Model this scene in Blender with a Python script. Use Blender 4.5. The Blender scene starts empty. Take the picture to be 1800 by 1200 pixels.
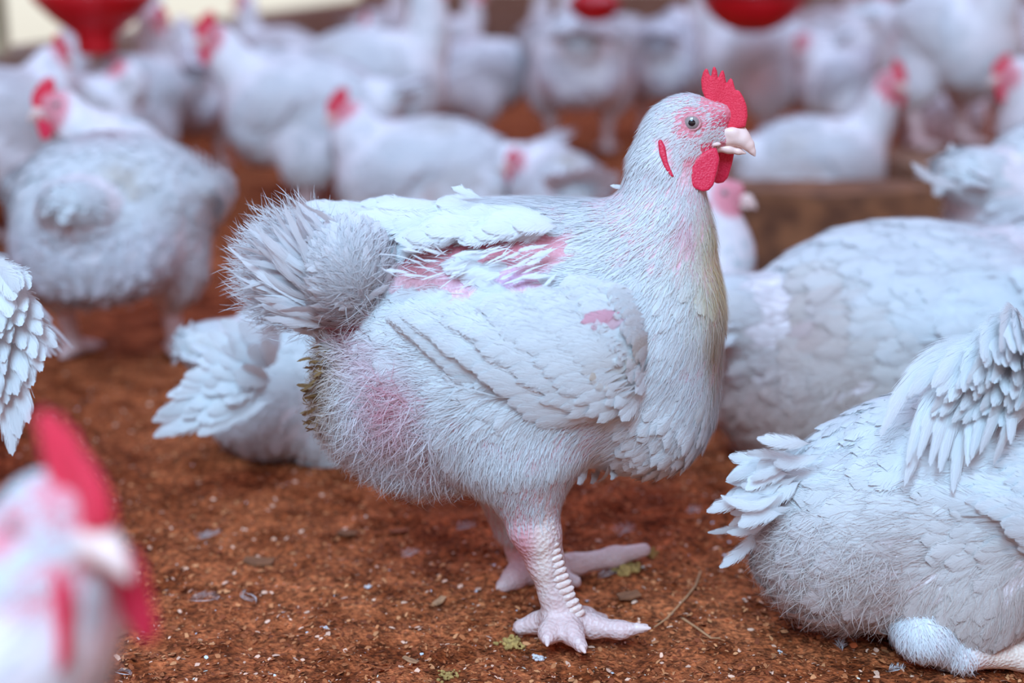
import bpy, math, random
import numpy as np
from mathutils import Vector, Matrix, noise as mnoise
from math import sin, cos, pi, radians as R

# ------------------------------------------------------------------ camera, light, exposure
sc = bpy.context.scene
col = sc.collection
FPX = 2500.0
CAMH = 0.50
PITCH = R(14.8)
cam_d = bpy.data.cameras.new('camera')
cam_d.sensor_width = 36.0
cam_d.lens = 50.0
cam_d.clip_start = 0.02
cam_d.clip_end = 200
cam_d.dof.use_dof = True
cam_d.dof.focus_distance = 1.035
cam_d.dof.aperture_fstop = 2.7
cam_d.dof.aperture_blades = 9
cam = bpy.data.objects.new('camera', cam_d)
cam.location = (0, 0, CAMH)
cam.rotation_euler = (pi / 2 - PITCH, 0, 0)
col.objects.link(cam)
sc.camera = cam

w = bpy.data.worlds.new('sky')
sc.world = w
w.use_nodes = True
nt = w.node_tree
nt.nodes.clear()
out = nt.nodes.new('ShaderNodeOutputWorld')
bg = nt.nodes.new('ShaderNodeBackground')
geo = nt.nodes.new('ShaderNodeTexCoord')
sep = nt.nodes.new('ShaderNodeSeparateXYZ')
ab = nt.nodes.new('ShaderNodeMath'); ab.operation = 'ABSOLUTE'
rp = nt.nodes.new('ShaderNodeValToRGB')
nt.links.new(geo.outputs['Generated'], sep.inputs[0])
nt.links.new(sep.outputs['Z'], ab.inputs[0])
nt.links.new(ab.outputs[0], rp.inputs[0])
rp.color_ramp.elements[0].position = 0.0
rp.color_ramp.elements[0].color = (1.9, 1.85, 1.65, 1)
rp.color_ramp.elements[1].position = 1.0
rp.color_ramp.elements[1].color = (0.80, 0.47, 0.74, 1)
e = rp.color_ramp.elements.new(0.10); e.color = (1.5, 1.4, 1.2, 1)
e = rp.color_ramp.elements.new(0.22); e.color = (0.85, 0.46, 0.58, 1)
nt.links.new(rp.outputs[0], bg.inputs[0])
bg.inputs[1].default_value = 0.50
nt.links.new(bg.outputs[0], out.inputs[0])


def area(name, loc, target, size, power, color, sizey=None):
    l = bpy.data.lights.new(name, 'AREA')
    l.shape = 'RECTANGLE'; l.size = size; l.size_y = sizey or size
    l.energy = power; l.color = color
    o = bpy.data.objects.new(name, l)
    o.location = loc
    o.rotation_euler = (Vector(target) - Vector(loc)).to_track_quat('-Z', 'Y').to_euler()
    col.objects.link(o)
    return o


area('daylight_side', (-0.5, -1.45, 2.75), (0.1, 1.5, 0.1), 1.7, 240, (0.41, 0.72, 1.0), 1.8)
area('daylight_roof', (0.6, 4.2, 3.6), (0.3, 3.2, 0.0), 3.0, 100, (0.42, 0.70, 1.0))
sc.cycles.transparent_max_bounces = 32
sc.view_settings.view_transform = 'Standard'
sc.view_settings.look = 'None'
sc.view_settings.exposure = 0.0
sc.view_settings.gamma = 1.0
sc.view_settings.use_curve_mapping = False

# ------------------------------------------------------------------ projection helpers
CP, SP = cos(PITCH), sin(PITCH)


def W(px, py, Y):
    """point of the photograph at world distance Y"""
    a = (px - 900) / FPX; b = (600 - py) / FPX
    dx, dy, dz = a, CP + b * SP, -SP + b * CP
    t = Y / dy
    return np.array([dx * t, Y, CAMH + dz * t])


def G(px, py):
    a = (px - 900) / FPX; b = (600 - py) / FPX
    dx, dy, dz = a, CP + b * SP, -SP + b * CP
    t = -CAMH / dz
    return np.array([dx * t, dy * t, 0.0])


def gp(px, d):
    return np.array([(px - 900) / FPX * (CP * d + CAMH * SP), d, 0.0])


def PX(P):
    """world points -> pixel coordinates (for choosing where marks lie on the bird)"""
    P = np.asarray(P)
    x = P[:, 0]; y = P[:, 1]; z = P[:, 2] - CAMH
    dep = y * CP - z * SP
    up = y * SP + z * CP
    return 900 + FPX * x / dep, 600 - FPX * up / dep


# ------------------------------------------------------------------ materials
def mat(name):
    m = bpy.data.materials.new(name)
    m.use_nodes = True
    n = m.node_tree
    n.nodes.clear()
    return m, n, n.nodes.new, n.links.new


def out_to(n, sh):
    o = n.nodes.new('ShaderNodeOutputMaterial')
    n.links.new(sh, o.inputs[0])
    return o


def make_feather_mat(name, barbs=True, trans=0.28, fringe=0.0):
    m, n, N, L = mat(name)
    at = N('ShaderNodeAttribute'); at.attribute_name = 'Col'
    p = N('ShaderNodeBsdfPrincipled')
    p.inputs['Roughness'].default_value = 0.62
    p.inputs['Specular IOR Level'].default_value = 0.25
    L(at.outputs['Color'], p.inputs['Base Color'])
    tr = N('ShaderNodeBsdfTranslucent')
    L(at.outputs['Color'], tr.inputs['Color'])
    mx = N('ShaderNodeMixShader'); mx.inputs[0].default_value = trans
    L(p.outputs[0], mx.inputs[1]); L(tr.outputs[0], mx.inputs[2])
    res = mx.outputs[0]
    if barbs:
        uv = N('ShaderNodeUVMap')
        sp = N('ShaderNodeSeparateXYZ'); L(uv.outputs[0], sp.inputs[0])
        s1 = N('ShaderNodeMath'); s1.operation = 'SUBTRACT'; L(sp.outputs[0], s1.inputs[0]); s1.inputs[1].default_value = 0.5
        s2 = N('ShaderNodeMath'); s2.operation = 'ABSOLUTE'; L(s1.outputs[0], s2.inputs[0])
        s3 = N('ShaderNodeMath'); s3.operation = 'MULTIPLY_ADD'; L(s2.outputs[0], s3.inputs[0]); s3.inputs[1].default_value = -0.7
        L(sp.outputs[1], s3.inputs[2])
        cb = N('ShaderNodeCombineXYZ'); L(s3.outputs[0], cb.inputs[0]); L(s1.outputs[0], cb.inputs[1])
        mp = N('ShaderNodeMapping'); mp.inputs['Scale'].default_value = (55, 3, 1); L(cb.outputs[0], mp.inputs[0])
        ns = N('ShaderNodeTexNoise'); ns.inputs['Scale'].default_value = 1.0; ns.inputs['Detail'].default_value = 2
        L(mp.outputs[0], ns.inputs[0])
        bp = N('ShaderNodeBump'); bp.inputs['Strength'].default_value = 0.55; bp.inputs['Distance'].default_value = 0.0012
        L(ns.outputs[0], bp.inputs['Height'])
        L(bp.outputs[0], p.inputs['Normal'])
        if fringe > 0:
            # frayed barbs: gaps open towards the vane's edge
            inv = N('ShaderNodeMath'); inv.operation = 'ADD'; L(ns.outputs[0], inv.inputs[0]); L(s2.outputs[0], inv.inputs[1])
            gt = N('ShaderNodeMath'); gt.operation = 'GREATER_THAN'; L(inv.outputs[0], gt.inputs[0]); gt.inputs[1].default_value = 1.0 - 0.12 * fringe
            tp = N('ShaderNodeBsdfTransparent')
            m2 = N('ShaderNodeMixShader'); L(gt.outputs[0], m2.inputs[0]); L(res, m2.inputs[1]); L(tp.outputs[0], m2.inputs[2])
            res = m2.outputs[0]
    out_to(n, res)
    return m


def make_skin_mat(name, scale=500, strength=0.3, rough=0.5, sss=0.0):
    m, n, N, L = mat(name)
    at = N('ShaderNodeAttribute'); at.attribute_name = 'Col'
    p = N('ShaderNodeBsdfPrincipled')
    p.inputs['Roughness'].default_value = rough
    p.inputs['Specular IOR Level'].default_value = 0.35
    if sss:
        p.inputs['Subsurface Weight'].default_value = sss
        p.inputs['Subsurface Radius'].default_value = (0.006, 0.0025, 0.002)
        p.inputs['Subsurface Scale'].default_value = 1.0
    tc = N('ShaderNodeTexCoord')
    ns = N('ShaderNodeTexNoise'); ns.inputs['Scale'].default_value = 60; ns.inputs['Detail'].default_value = 4
    L(tc.outputs['Object'], ns.inputs[0])
    mr = N('ShaderNodeMapRange'); mr.inputs[3].default_value = 0.86; mr.inputs[4].default_value = 1.1
    L(ns.outputs[0], mr.inputs[0])
    mu = N('ShaderNodeVectorMath'); mu.operation = 'SCALE'
    L(at.outputs['Color'], mu.inputs[0]); L(mr.outputs[0], mu.inputs['Scale'])
    L(mu.outputs[0], p.inputs['Base Color'])
    vo = N('ShaderNodeTexVoronoi'); vo.inputs['Scale'].default_value = scale
    L(tc.outputs['Object'], vo.inputs[0])
    bp = N('ShaderNodeBump'); bp.inputs['Strength'].default_value = strength; bp.inputs['Distance'].default_value = 0.001
    L(vo.outputs['Distance'], bp.inputs['Height']); L(bp.outputs[0], p.inputs['Normal'])
    out_to(n, p.outputs[0])
    return m


def make_plain(name, c, rough=0.5, noise=0.15, nscale=40, bump=0.0, c2=None, spec=0.4):
    m, n, N, L = mat(name)
    p = N('ShaderNodeBsdfPrincipled'); p.inputs['Roughness'].default_value = rough
    p.inputs['Specular IOR Level'].default_value = spec
    tc = N('ShaderNodeTexCoord')
    ns = N('ShaderNodeTexNoise'); ns.inputs['Scale'].default_value = nscale; ns.inputs['Detail'].default_value = 5
    L(tc.outputs['Object'], ns.inputs[0])
    cr = N('ShaderNodeValToRGB')
    c2 = c2 or tuple(x * (1 - 2 * noise) for x in c)
    cr.color_ramp.elements[0].position = 0.35; cr.color_ramp.elements[0].color = (*c2, 1)
    cr.color_ramp.elements[1].position = 0.65; cr.color_ramp.elements[1].color = (*c, 1)
    L(ns.outputs[0], cr.inputs[0]); L(cr.outputs[0], p.inputs['Base Color'])
    if bump:
        bp = N('ShaderNodeBump'); bp.inputs['Strength'].default_value = bump; bp.inputs['Distance'].default_value = 0.004
        L(ns.outputs[0], bp.inputs['Height']); L(bp.outputs[0], p.inputs['Normal'])
    out_to(n, p.outputs[0])
    return m


M_FEATHER = make_feather_mat('white_feather', True, 0.26, 1.0)
M_FAR = make_feather_mat('white_feather_simple', False, 0.22)
M_DOWN = make_feather_mat('down_fluff', False, 0.35)
M_SKIN = make_skin_mat('pink_skin', 420, 0.35, 0.5)
M_SKINH = make_skin_mat('pink_skin_scaly', 320, 0.9, 0.42, 0.25)
M_COMB = make_plain('red_comb', (0.70, 0.022, 0.055), 0.5, 0.12, 900, 0.35, (0.78, 0.045, 0.08), 0.22)
M_WATTLE = make_plain('red_wattle', (0.62, 0.008, 0.045), 0.4, 0.1, 700, 0.25, (0.72, 0.03, 0.075))
M_BEAK = make_plain('horn_beak', (0.80, 0.60, 0.56), 0.32, 0.04, 60, 0.0, (0.84, 0.57, 0.50))
M_EYE = make_plain('iris', (0.34, 0.27, 0.26), 0.08, 0.1, 900, 0.0, None, 0.6)
M_PUPIL = make_plain('pupil_black', (0.006, 0.006, 0.01), 0.05, 0.0, 10, 0.0, None, 0.7)
M_LID = make_plain('eyelid', (0.72, 0.30, 0.33), 0.5, 0.1, 900, 0.3)

# ------------------------------------------------------------------ mesh helpers
def link(o, parent=None):
    col.objects.link(o)
    if parent is not None:
        o.parent = parent
    return o


def mesh_np(name, V, F, mats, colr=None, uv=None, smooth=True):
    """V (n,3); F (m,4) or (m,3) int; colr per vertex (n,3); uv per vertex (n,2)"""
    me = bpy.data.meshes.new(name)
    V = np.ascontiguousarray(V, dtype=np.float32); F = np.ascontiguousarray(F, dtype=np.int32)
    m, k = F.shape
    me.vertices.add(len(V)); me.vertices.foreach_set('co', V.ravel())
    me.loops.add(m * k); me.loops.foreach_set('vertex_index', F.ravel())
    me.polygons.add(m)
    me.polygons.foreach_set('loop_start', np.arange(0, m * k, k, dtype=np.int32))
    me.polygons.foreach_set('use_smooth', np.full(m, smooth))
    me.update(calc_edges=True)
    if colr is not None:
        a = me.color_attributes.new('Col', 'FLOAT_COLOR', 'POINT')
        c = np.ones((len(V), 4), dtype=np.float32); c[:, :3] = colr
        a.data.foreach_set('color', c.ravel())
    if uv is not None:
        u = me.uv_layers.new(name='UVMap')
        u.data.foreach_set('uv', np.ascontiguousarray(uv[F.ravel()], dtype=np.float32).ravel())
    for mt in (mats if isinstance(mats, (list, tuple)) else [mats]):
        me.materials.append(mt)
    return me


def surface_nets(f, org, h):
    s = f < 0
    nx, ny, nz = f.shape
    c = [s[i:nx - 1 + i, j:ny - 1 + j, k:nz - 1 + k] for i in (0, 1) for j in (0, 1) for k in (0, 1)]
    cnt = sum(x.astype(np.int8) for x in c)
    act = (cnt > 0) & (cnt < 8)
    idx = -np.ones(act.shape, dtype=np.int64)
    I = np.argwhere(act)
    idx[act] = np.arange(len(I))
    acc = np.zeros((len(I), 3)); num = np.zeros(len(I))
    corners = [np.array((i, j, k)) for i in (0, 1) for j in (0, 1) for k in (0, 1)]
    for a in range(8):
        for b in range(a + 1, 8):
            dlt = corners[b] - corners[a]
            if np.abs(dlt).sum() != 1:
                continue
            A = I + corners[a]; B = I + corners[b]
            fa = f[A[:, 0], A[:, 1], A[:, 2]]; fb = f[B[:, 0], B[:, 1], B[:, 2]]
            x = (fa < 0) != (fb < 0)
            t = np.where(x, fa / np.where(x, fa - fb, 1), 0)
            p = corners[a] + t[:, None] * dlt
            acc += p * x[:, None]; num += x
    V = (I + acc / num[:, None]) * h + org
    quads = []
    for ax in range(3):
        a1, a2 = (ax + 1) % 3, (ax + 2) % 3
        lo = [slice(None)] * 3; hi = [slice(None)] * 3
        lo[ax] = slice(0, -1); hi[ax] = slice(1, None)
        sa, sb = s[tuple(lo)], s[tuple(hi)]
        E = np.argwhere(sa != sb)
        sg = sa[E[:, 0], E[:, 1], E[:, 2]]
        ok = (E[:, a1] > 0) & (E[:, a2] > 0) & (E[:, a1] < f.shape[a1] - 1) & (E[:, a2] < f.shape[a2] - 1)
        E = E[ok]; sg = sg[ok]
        o1 = np.zeros(3, int); o1[a1] = 1
        o2 = np.zeros(3, int); o2[a2] = 1
        g = lambda Q: idx[Q[:, 0], Q[:, 1], Q[:, 2]]
        q = np.stack([g(E - o1 - o2), g(E - o2), g(E), g(E - o1)], 1)
        q[~sg] = q[~sg][:, ::-1]
        quads.append(q)
    F = np.concatenate(quads)
    F = F[(F >= 0).all(1)]
    return V, F


def sd_cone(P, a, b, ra, rb):
    a = np.asarray(a, float); b = np.asarray(b, float)
    ab_ = b - a; L2 = max(ab_ @ ab_, 1e-12)
    t = np.clip(((P - a) @ ab_) / L2, 0, 1)
    return np.linalg.norm(P - a - t[:, None] * ab_, axis=1) - (ra + (rb - ra) * t)


def sd_ell(P, c, r, Rm=None):
    q = P - np.asarray(c, float)
    if Rm is not None:
        q = q @ Rm          # columns of Rm are the ellipsoid's axes
    r = np.asarray(r, float)
    k0 = np.linalg.norm(q / r, axis=1); k1 = np.linalg.norm(q / (r * r), axis=1)
    return k0 * (k0 - 1) / np.maximum(k1, 1e-9)


def smin(a, b, k):
    hh = np.maximum(k - np.abs(a - b), 0) / k
    return np.minimum(a, b) - hh * hh * k * 0.25


def rot(yaw=0, pitch=0, roll=0):
    """yaw about z, pitch lifts the nose"""
    return np.array(Matrix.Rotation(yaw, 3, 'Z') @ Matrix.Rotation(-pitch, 3, 'Y') @ Matrix.Rotation(roll, 3, 'X'))


class Bones(list):
    def ell(self, c, r, flow, L=0.03, kind='body', k=0.02, Rm=None):
        self.append(dict(t='e', c=np.array(c, float), r=np.array(r, float), Rm=Rm, flow=np.array(flow, float), L=L, kind=kind, k=k))

    def cone(self, a, b, ra, rb, flow=None, L=0.02, kind='body', k=0.015):
        a = np.array(a, float); b = np.array(b, float)
        self.append(dict(t='c', a=a, b=b, ra=ra, rb=rb, flow=(b - a) if flow is None else np.array(flow, float), L=L, kind=kind, k=k))

    def chain(self, pts, rs, **kw):
        for i in range(len(pts) - 1):
            self.cone(pts[i], pts[i + 1], rs[i], rs[i + 1], **kw)

    def dist(self, P, b):
        return sd_ell(P, b['c'], b['r'], b['Rm']) if b['t'] == 'e' else sd_cone(P, b['a'], b['b'], b['ra'], b['rb'])

    def bounds(self):
        lo = np.full(3, 9.); hi = np.full(3, -9.)
        for b in self:
            if b['t'] == 'e':
                m = np.full(3, b['r'].max()); lo = np.minimum(lo, b['c'] - m); hi = np.maximum(hi, b['c'] + m)
            else:
                for q, r in ((b['a'], b['ra']), (b['b'], b['rb'])):
                    lo = np.minimum(lo, q - r); hi = np.maximum(hi, q + r)
        return lo, hi

    def mesh(self, h):
        lo, hi = self.bounds()
        lo = lo - 0.012; hi = hi + 0.012
        n = np.ceil((hi - lo) / h).astype(int) + 1
        ax = [lo[i] + np.arange(n[i]) * h for i in range(3)]
        f = np.full(tuple(n), 1.0)
        for b in self:
            if b['t'] == 'e':
                m = b['r'].max() + b['k'] + 3 * h; l2, h2 = b['c'] - m, b['c'] + m
            else:
                m = max(b['ra'], b['rb']) + b['k'] + 3 * h
                l2 = np.minimum(b['a'], b['b']) - m; h2 = np.maximum(b['a'], b['b']) + m
            i0 = np.clip(np.floor((l2 - lo) / h).astype(int), 0, n - 1); i1 = np.clip(np.ceil((h2 - lo) / h).astype(int) + 1, 1, n)
            X = np.stack(np.meshgrid(*[ax[i][i0[i]:i1[i]] for i in range(3)], indexing='ij'), -1)
            d = self.dist(X.reshape(-1, 3), b).reshape(X.shape[:3])
            sl = tuple(slice(i0[i], i1[i]) for i in range(3))
            f[sl] = smin(f[sl], d, b['k'])
        return surface_nets(f, lo, h)

    def blend(self, P):
        """per point: flow, length, bare weight, kind weights"""
        n = len(P)
        flow = np.zeros((n, 3)); L = np.zeros(n); W_ = np.zeros(n); kinds = {}
        for b in self:
            d = self.dist(P, b)
            wgt = np.exp(-np.maximum(d, 0) / 0.006)
            fl = b['flow'] / max(np.linalg.norm(b['flow']), 1e-9)
            flow += wgt[:, None] * fl; L += wgt * b['L']; W_ += wgt
            kinds[b['kind']] = kinds.get(b['kind'], 0) + wgt
        W_ = np.maximum(W_, 1e-9)
        return flow / W_[:, None], L / W_, {k: v / W_ for k, v in kinds.items()}


def vnormals(V, F):
    n = np.cross(V[F[:, 2]] - V[F[:, 0]], V[F[:, 3]] - V[F[:, 1]])
    N = np.zeros_like(V)
    for i in range(4):
        np.add.at(N, F[:, i], n)
    N /= np.maximum(np.linalg.norm(N, axis=1), 1e-12)[:, None]
    return N, 0.5 * np.linalg.norm(n, axis=1)


def unit(v):
    return v / np.maximum(np.linalg.norm(v, axis=-1, keepdims=True), 1e-9)


def template(nv, nu, rag=0.0, seed=0, kind='feather'):
    rg = np.random.RandomState(seed)
    v = np.linspace(0, 1, nv); u = np.linspace(-1, 1, nu)
    if kind == 'feather':
        wd = np.minimum(1, (v * 2.2 + 0.12)) * np.maximum(1 - np.maximum((v - .55) / .45, 0) ** 2.6, 0.16)
    elif kind == 'quill':
        wd = np.minimum(1, (v * 3.0 + 0.10)) * np.maximum(1 - np.maximum((v - .7) / .3, 0) ** 2.4, 0.28)
    else:
        wd = (1 - v) ** 0.7 + 0.12
    U = np.zeros((nv, nu)); Vv = np.zeros((nv, nu))
    for i in range(nv):
        for j in range(nu):
            e = abs(u[j])
            U[i, j] = u[j] * wd[i] * (1 + (rg.rand() - 0.5) * rag * e)
            Vv[i, j] = v[i] + (0.10 * e * (1 - v[i]) if kind != 'strand' else 0) + (rg.rand() - 0.5) * rag * 0.12 * e * (i > 0)
            if kind != 'strand' and i == nv - 1 and e > 0.3:
                Vv[i, j] -= 0.015 + 0.03 * rg.rand() * rag
    UV = np.stack([np.broadcast_to(u * .5 + .5, (nv, nu)), np.broadcast_to(v[:, None], (nv, nu))], -1)
    q = []
    for i in range(nv - 1):
        for j in range(nu - 1):
            a = i * nu + j
            q.append((a, a + 1, a + nu + 1, a + nu))
    return U.ravel(), Vv.ravel(), UV.reshape(-1, 2), np.array(q)


TMPL = [template(7, 5, 0.7, i) for i in range(6)]
TMPL_LO = [template(4, 3, 0.3, i) for i in range(3)]
TMPL_Q = [template(10, 5, 0.25, i + 20, 'quill') for i in range(4)]
TMPL_T = [template(12, 5, 0.8, i + 40) for i in range(8)]
STRAND = [template(4, 2, 0, 0, 'strand')]


class Acc:
    def __init__(self):
        self.V, self.F, self.C, self.U, self.n = [], [], [], [], 0

    def add(self, V, F, C, U):
        self.V.append(V); self.F.append(F + self.n); self.C.append(C); self.U.append(U); self.n += len(V)

    def stamp(self, P, T, N, L, Wd, Cc, tm, rg, lift=0.14, curve=0.16, camber=0.25, sway=0.15):
        """P roots, T directions, N normals, L lengths, Wd half-widths, Cc colours"""
        n = len(P)
        if n == 0:
            return
        T = unit(T - N * (T * N).sum(1, keepdims=True))
        B = np.cross(N, T)
        which = rg.randint(0, len(tm), n)
        for k, (tu, tv, uv, q) in enumerate(tm):
            s = np.where(which == k)[0]
            if len(s) == 0:
                continue
            m = len(s)
            l_ = L[s][:, None]; w_ = Wd[s][:, None]
            lf = (lift * (0.6 + 0.8 * rg.rand(m)))[:, None]
            sw = ((rg.rand(m) - 0.5) * 2 * sway)[:, None]
            a = tv[None] * l_
            b = tu[None] * w_ + sw * tv[None] ** 2 * l_
            hgt = lf * tv[None] * l_ - curve * tv[None] ** 2 * l_ - camber * tu[None] ** 2 * w_
            X = P[s][:, None] + T[s][:, None] * a[..., None] + B[s][:, None] * b[..., None] + N[s][:, None] * hgt[..., None]
            nvt = len(tu)
            F = (q[None] + (np.arange(m) * nvt)[:, None, None]).reshape(-1, 4)
            C = np.repeat(Cc[s], nvt, 0)
            self.add(X.reshape(-1, 3), F, C, np.tile(uv, (m, 1)))

    def quill(self, a, b, wd, nrm, c, tm=None, bow=0.06, rg=None, side=0.0):
        """one long vane from a to b, half-width wd, facing nrm"""
        rg = rg or np.random
        tm = tm or TMPL_Q
        a = np.asarray(a, float); b = np.asarray(b, float); nrm = unit(np.asarray(nrm, float))
        d = b - a; l = np.linalg.norm(d); t = d / l
        nrm = unit(nrm - t * (t @ nrm)); bi = np.cross(nrm, t)
        tu, tv, uv, q = tm[rg.randint(len(tm))]
        hgt = 4 * bow * l * tv * (1 - tv) - 0.14 * tu ** 2 * wd
        sd = 4 * side * l * tv * (1 - tv)
        X = a + np.outer(tv * l, t) + np.outer(tu * wd + sd, bi) + np.outer(hgt, nrm)
        self.add(X, q.copy(), np.tile(np.asarray(c, float), (len(X), 1)), uv)

    def obj(self, name, mt, parent):
        me = mesh_np(name, np.concatenate(self.V), np.concatenate(self.F), mt, np.concatenate(self.C), np.concatenate(self.U))
        return link(bpy.data.objects.new(name, me), parent)


def sample(V, F, N, A, n, rg):
    p = A / A.sum()
    f = rg.choice(len(F), n, p=p)
    a, b = rg.rand(n, 1), rg.rand(n, 1)
    q = F[f]
    g = lambda X: (1 - a) * (1 - b) * X[q[:, 0]] + a * (1 - b) * X[q[:, 1]] + a * b * X[q[:, 2]] + (1 - a) * b * X[q[:, 3]]
    return g(V), unit(g(N))


WHITE = np.array((0.82, 0.82, 0.83))
CREAM = np.array((0.74, 0.62, 0.38))
PINKSK = np.array((0.74, 0.34, 0.38))


def tag(o, label, cat, group=None, kind=None):
    o['label'] = label
    o['category'] = cat
    if group: o['group'] = group
    if kind: o['kind'] = kind
    return o


def empty(name, loc, rz=0):
    o = bpy.data.objects.new(name, None)
    o.empty_display_size = 0.05
    o.location = loc
    o.rotation_euler = (0, 0, rz)
    col.objects.link(o)
    return o


# ------------------------------------------------------------------ head kit (head frame: x to the beak, z up, origin behind the eye)
S = 0.000424


def hp_(px, py):
    return ((px - 1212) * S, (212 - py) * S)


def poly_sdf(P2, poly):
    poly = np.asarray(poly, float); n = len(poly)
    d = np.full(len(P2), 1e9); ins = np.zeros(len(P2), bool)
    for i in range(n):
        a, b = poly[i], poly[(i + 1) % n]
        e = b - a; wv = P2 - a
        t = np.clip(wv @ e / (e @ e), 0, 1)
        d = np.minimum(d, np.linalg.norm(wv - t[:, None] * e, axis=1))
        cnd = ((a[1] > P2[:, 1]) != (b[1] > P2[:, 1]))
        xx = a[0] + (P2[:, 1] - a[1]) * e[0] / (e[1] if abs(e[1]) > 1e-12 else 1e-12)
        ins ^= cnd & (P2[:, 0] < xx)
    return np.where(ins, -d, d)


def plate(poly, th, yfun, h, name, mt, round_=0.0022, wave=0.0, thf=None):
    """solid sheet of flesh with outline poly (x,z), half thickness th, centred on y = yfun(x,z)"""
    poly = np.asarray(poly)
    lo = poly.min(0) - 0.004; hi = poly.max(0) + 0.004
    xs = np.arange(lo[0], hi[0], h); zs = np.arange(lo[1], hi[1], h)
    XX, ZZ = np.meshgrid(xs, zs, indexing='ij')
    P2 = np.stack([XX.ravel(), ZZ.ravel()], 1)
    d2 = poly_sdf(P2, poly)
    yc = yfun(P2[:, 0], P2[:, 1])
    y0, y1 = yc.min() - th * 2.2 - 0.003, yc.max() + th * 2.2 + 0.003
    ys = np.arange(y0, y1, h)
    t_ = th if thf is None else th * thf(P2[:, 0], P2[:, 1])
    dy = np.abs(ys[None, :] - yc[:, None]) - (t_[:, None] if thf is not None else t_)
    a = d2[:, None] + round_; b = dy + round_
    f = np.minimum(np.maximum(a, b), 0) + np.sqrt(np.maximum(a, 0) ** 2 + np.maximum(b, 0) ** 2) - round_
    f = f.reshape(len(xs), len(zs), len(ys)).transpose(0, 2, 1)
    V, F = surface_nets(f, np.array([xs[0], ys[0], zs[0]]), h)
    for _ in range(2):
        acc = np.zeros_like(V); cn = np.zeros(len(V))
        for i in range(4):
            for j in (1, 3):
                np.add.at(acc, F[:, i], V[F[:, (i + j) % 4]]); np.add.at(cn, F[:, i], 1)
        V = 0.5 * V + 0.5 * acc / cn[:, None]
    return mesh_np(name, V, F, mt)


comb_px = [(1238, 176), (1231, 160), (1229, 143), (1232, 130), (1236, 123), (1240, 124), (1243, 133), (1246, 138), (1247, 128), (1248, 121), (1252, 120), (1256, 128), (1258, 140),
           (1260, 133), (1263, 126), (1267, 127), (1270, 137), (1272, 150), (1275, 143), (1279, 139), (1283, 143), (1286, 154), (1288, 160), (1293, 159), (1297, 164), (1302, 172),
           (1308, 186), (1310, 203), (1307, 221), (1290, 224), (1268, 224), (1262, 206), (1252, 188)]
COMB = plate([hp_(*p) for p in comb_px], 0.0030, lambda x, z: 0.0010 * np.sin(x * 300), 0.0009, 'comb', M_COMB,
             0.0016, thf=lambda x, z: np.clip(1.5 - (z - 0.0) / 0.034, 0.6, 1.5))
wat_px = [(1236, 262), (1250, 254), (1259, 254), (1265, 272), (1262, 292), (1256, 316), (1248, 325), (1238, 327), (1223, 321), (1213, 306), (1209, 292), (1219, 275)]
WATTLE_R = plate([hp_(*p) for p in wat_px], 0.0022, lambda x, z: -0.0135 + 0.16 * (z + 0.018) + 0.15 * (x - 0.012), 0.0009, 'wattle', M_WATTLE, 0.0014)
WATTLE_L = plate([hp_(*p) for p in wat_px], 0.0022, lambda x, z: 0.0125 - 0.10 * (z + 0.018) - 0.15 * (x - 0.012), 0.0009, 'wattle', M_WATTLE, 0.0014)
lobe_px = [(1160, 240), (1166, 238), (1173, 250), (1178, 275), (1189, 299), (1184, 300), (1172, 284), (1163, 262)]
LOBE_R = plate([hp_(*p) for p in lobe_px], 0.0022, lambda x, z: -0.0226 + 0.19 * (z + 0.010), 0.0009, 'ear_lobe', M_WATTLE, 0.0012)
LOBE_L = plate([hp_(*p) for p in lobe_px], 0.0022, lambda x, z: 0.0226 - 0.19 * (z + 0.010), 0.0009, 'ear_lobe', M_WATTLE, 0.0012)


def beak_mesh(pts, flat, name, extra=()):
    b = Bones()
    for i in range(len(pts) - 1):
        (x0, y0, r0), (x1, y1, r1) = pts[i], pts[i + 1]
        a = hp_(x0, y0); c = hp_(x1, y1)
        b.cone((a[0], 0, a[1]), (c[0], 0, c[1]), r0 * S, r1 * S, k=0.002)
    for (x, y, z, r) in extra:
        a = hp_(x, z); b.ell((a[0], y, a[1]), np.array(r) * S, (1, 0, 0), k=0.003)
    V, F = b.mesh(0.0009)
    V[:, 1] *= flat
    return mesh_np(name, V, F, M_BEAK)


UPPER = beak_mesh([(1258, 246, 8), (1272, 241, 15), (1288, 237, 17), (1302, 242, 14.5), (1313, 252, 10), (1320, 262, 5.5), (1325, 270, 2.2)], 0.95, 'upper_beak',
                  [(1281, -0.0056, 229, (12, 6, 7)), (1281, 0.0056, 229, (12, 6, 7)), (1300, 0.0, 230, (9, 9, 11)), (1250, -0.0085, 249, (17, 7, 5)), (1250, 0.0085, 249, (17, 7, 5))])
LOWER = beak_mesh([(1240, 254, 4), (1260, 256, 8.5), (1280, 259, 8), (1297, 263, 5.5), (1308, 266, 2.4)], 1.25, 'lower_beak')


def sphere_np(c, r, n=20):
    V = []; F = []
    for i in range(n + 1):
        for j in range(2 * n):
            th, ph = pi * i / n, pi * j / n
            V.append((c[0] + r[0] * sin(th) * cos(ph), c[1] + r[1] * sin(th) * sin(ph), c[2] + r[2] * cos(th)))
    for i in range(n):
        for j in range(2 * n):
            j2 = (j + 1) % (2 * n)
            F.append((i * 2 * n + j, (i + 1) * 2 * n + j, (i + 1) * 2 * n + j2, i * 2 * n + j2))
    return np.array(V), np.array(F)


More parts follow.
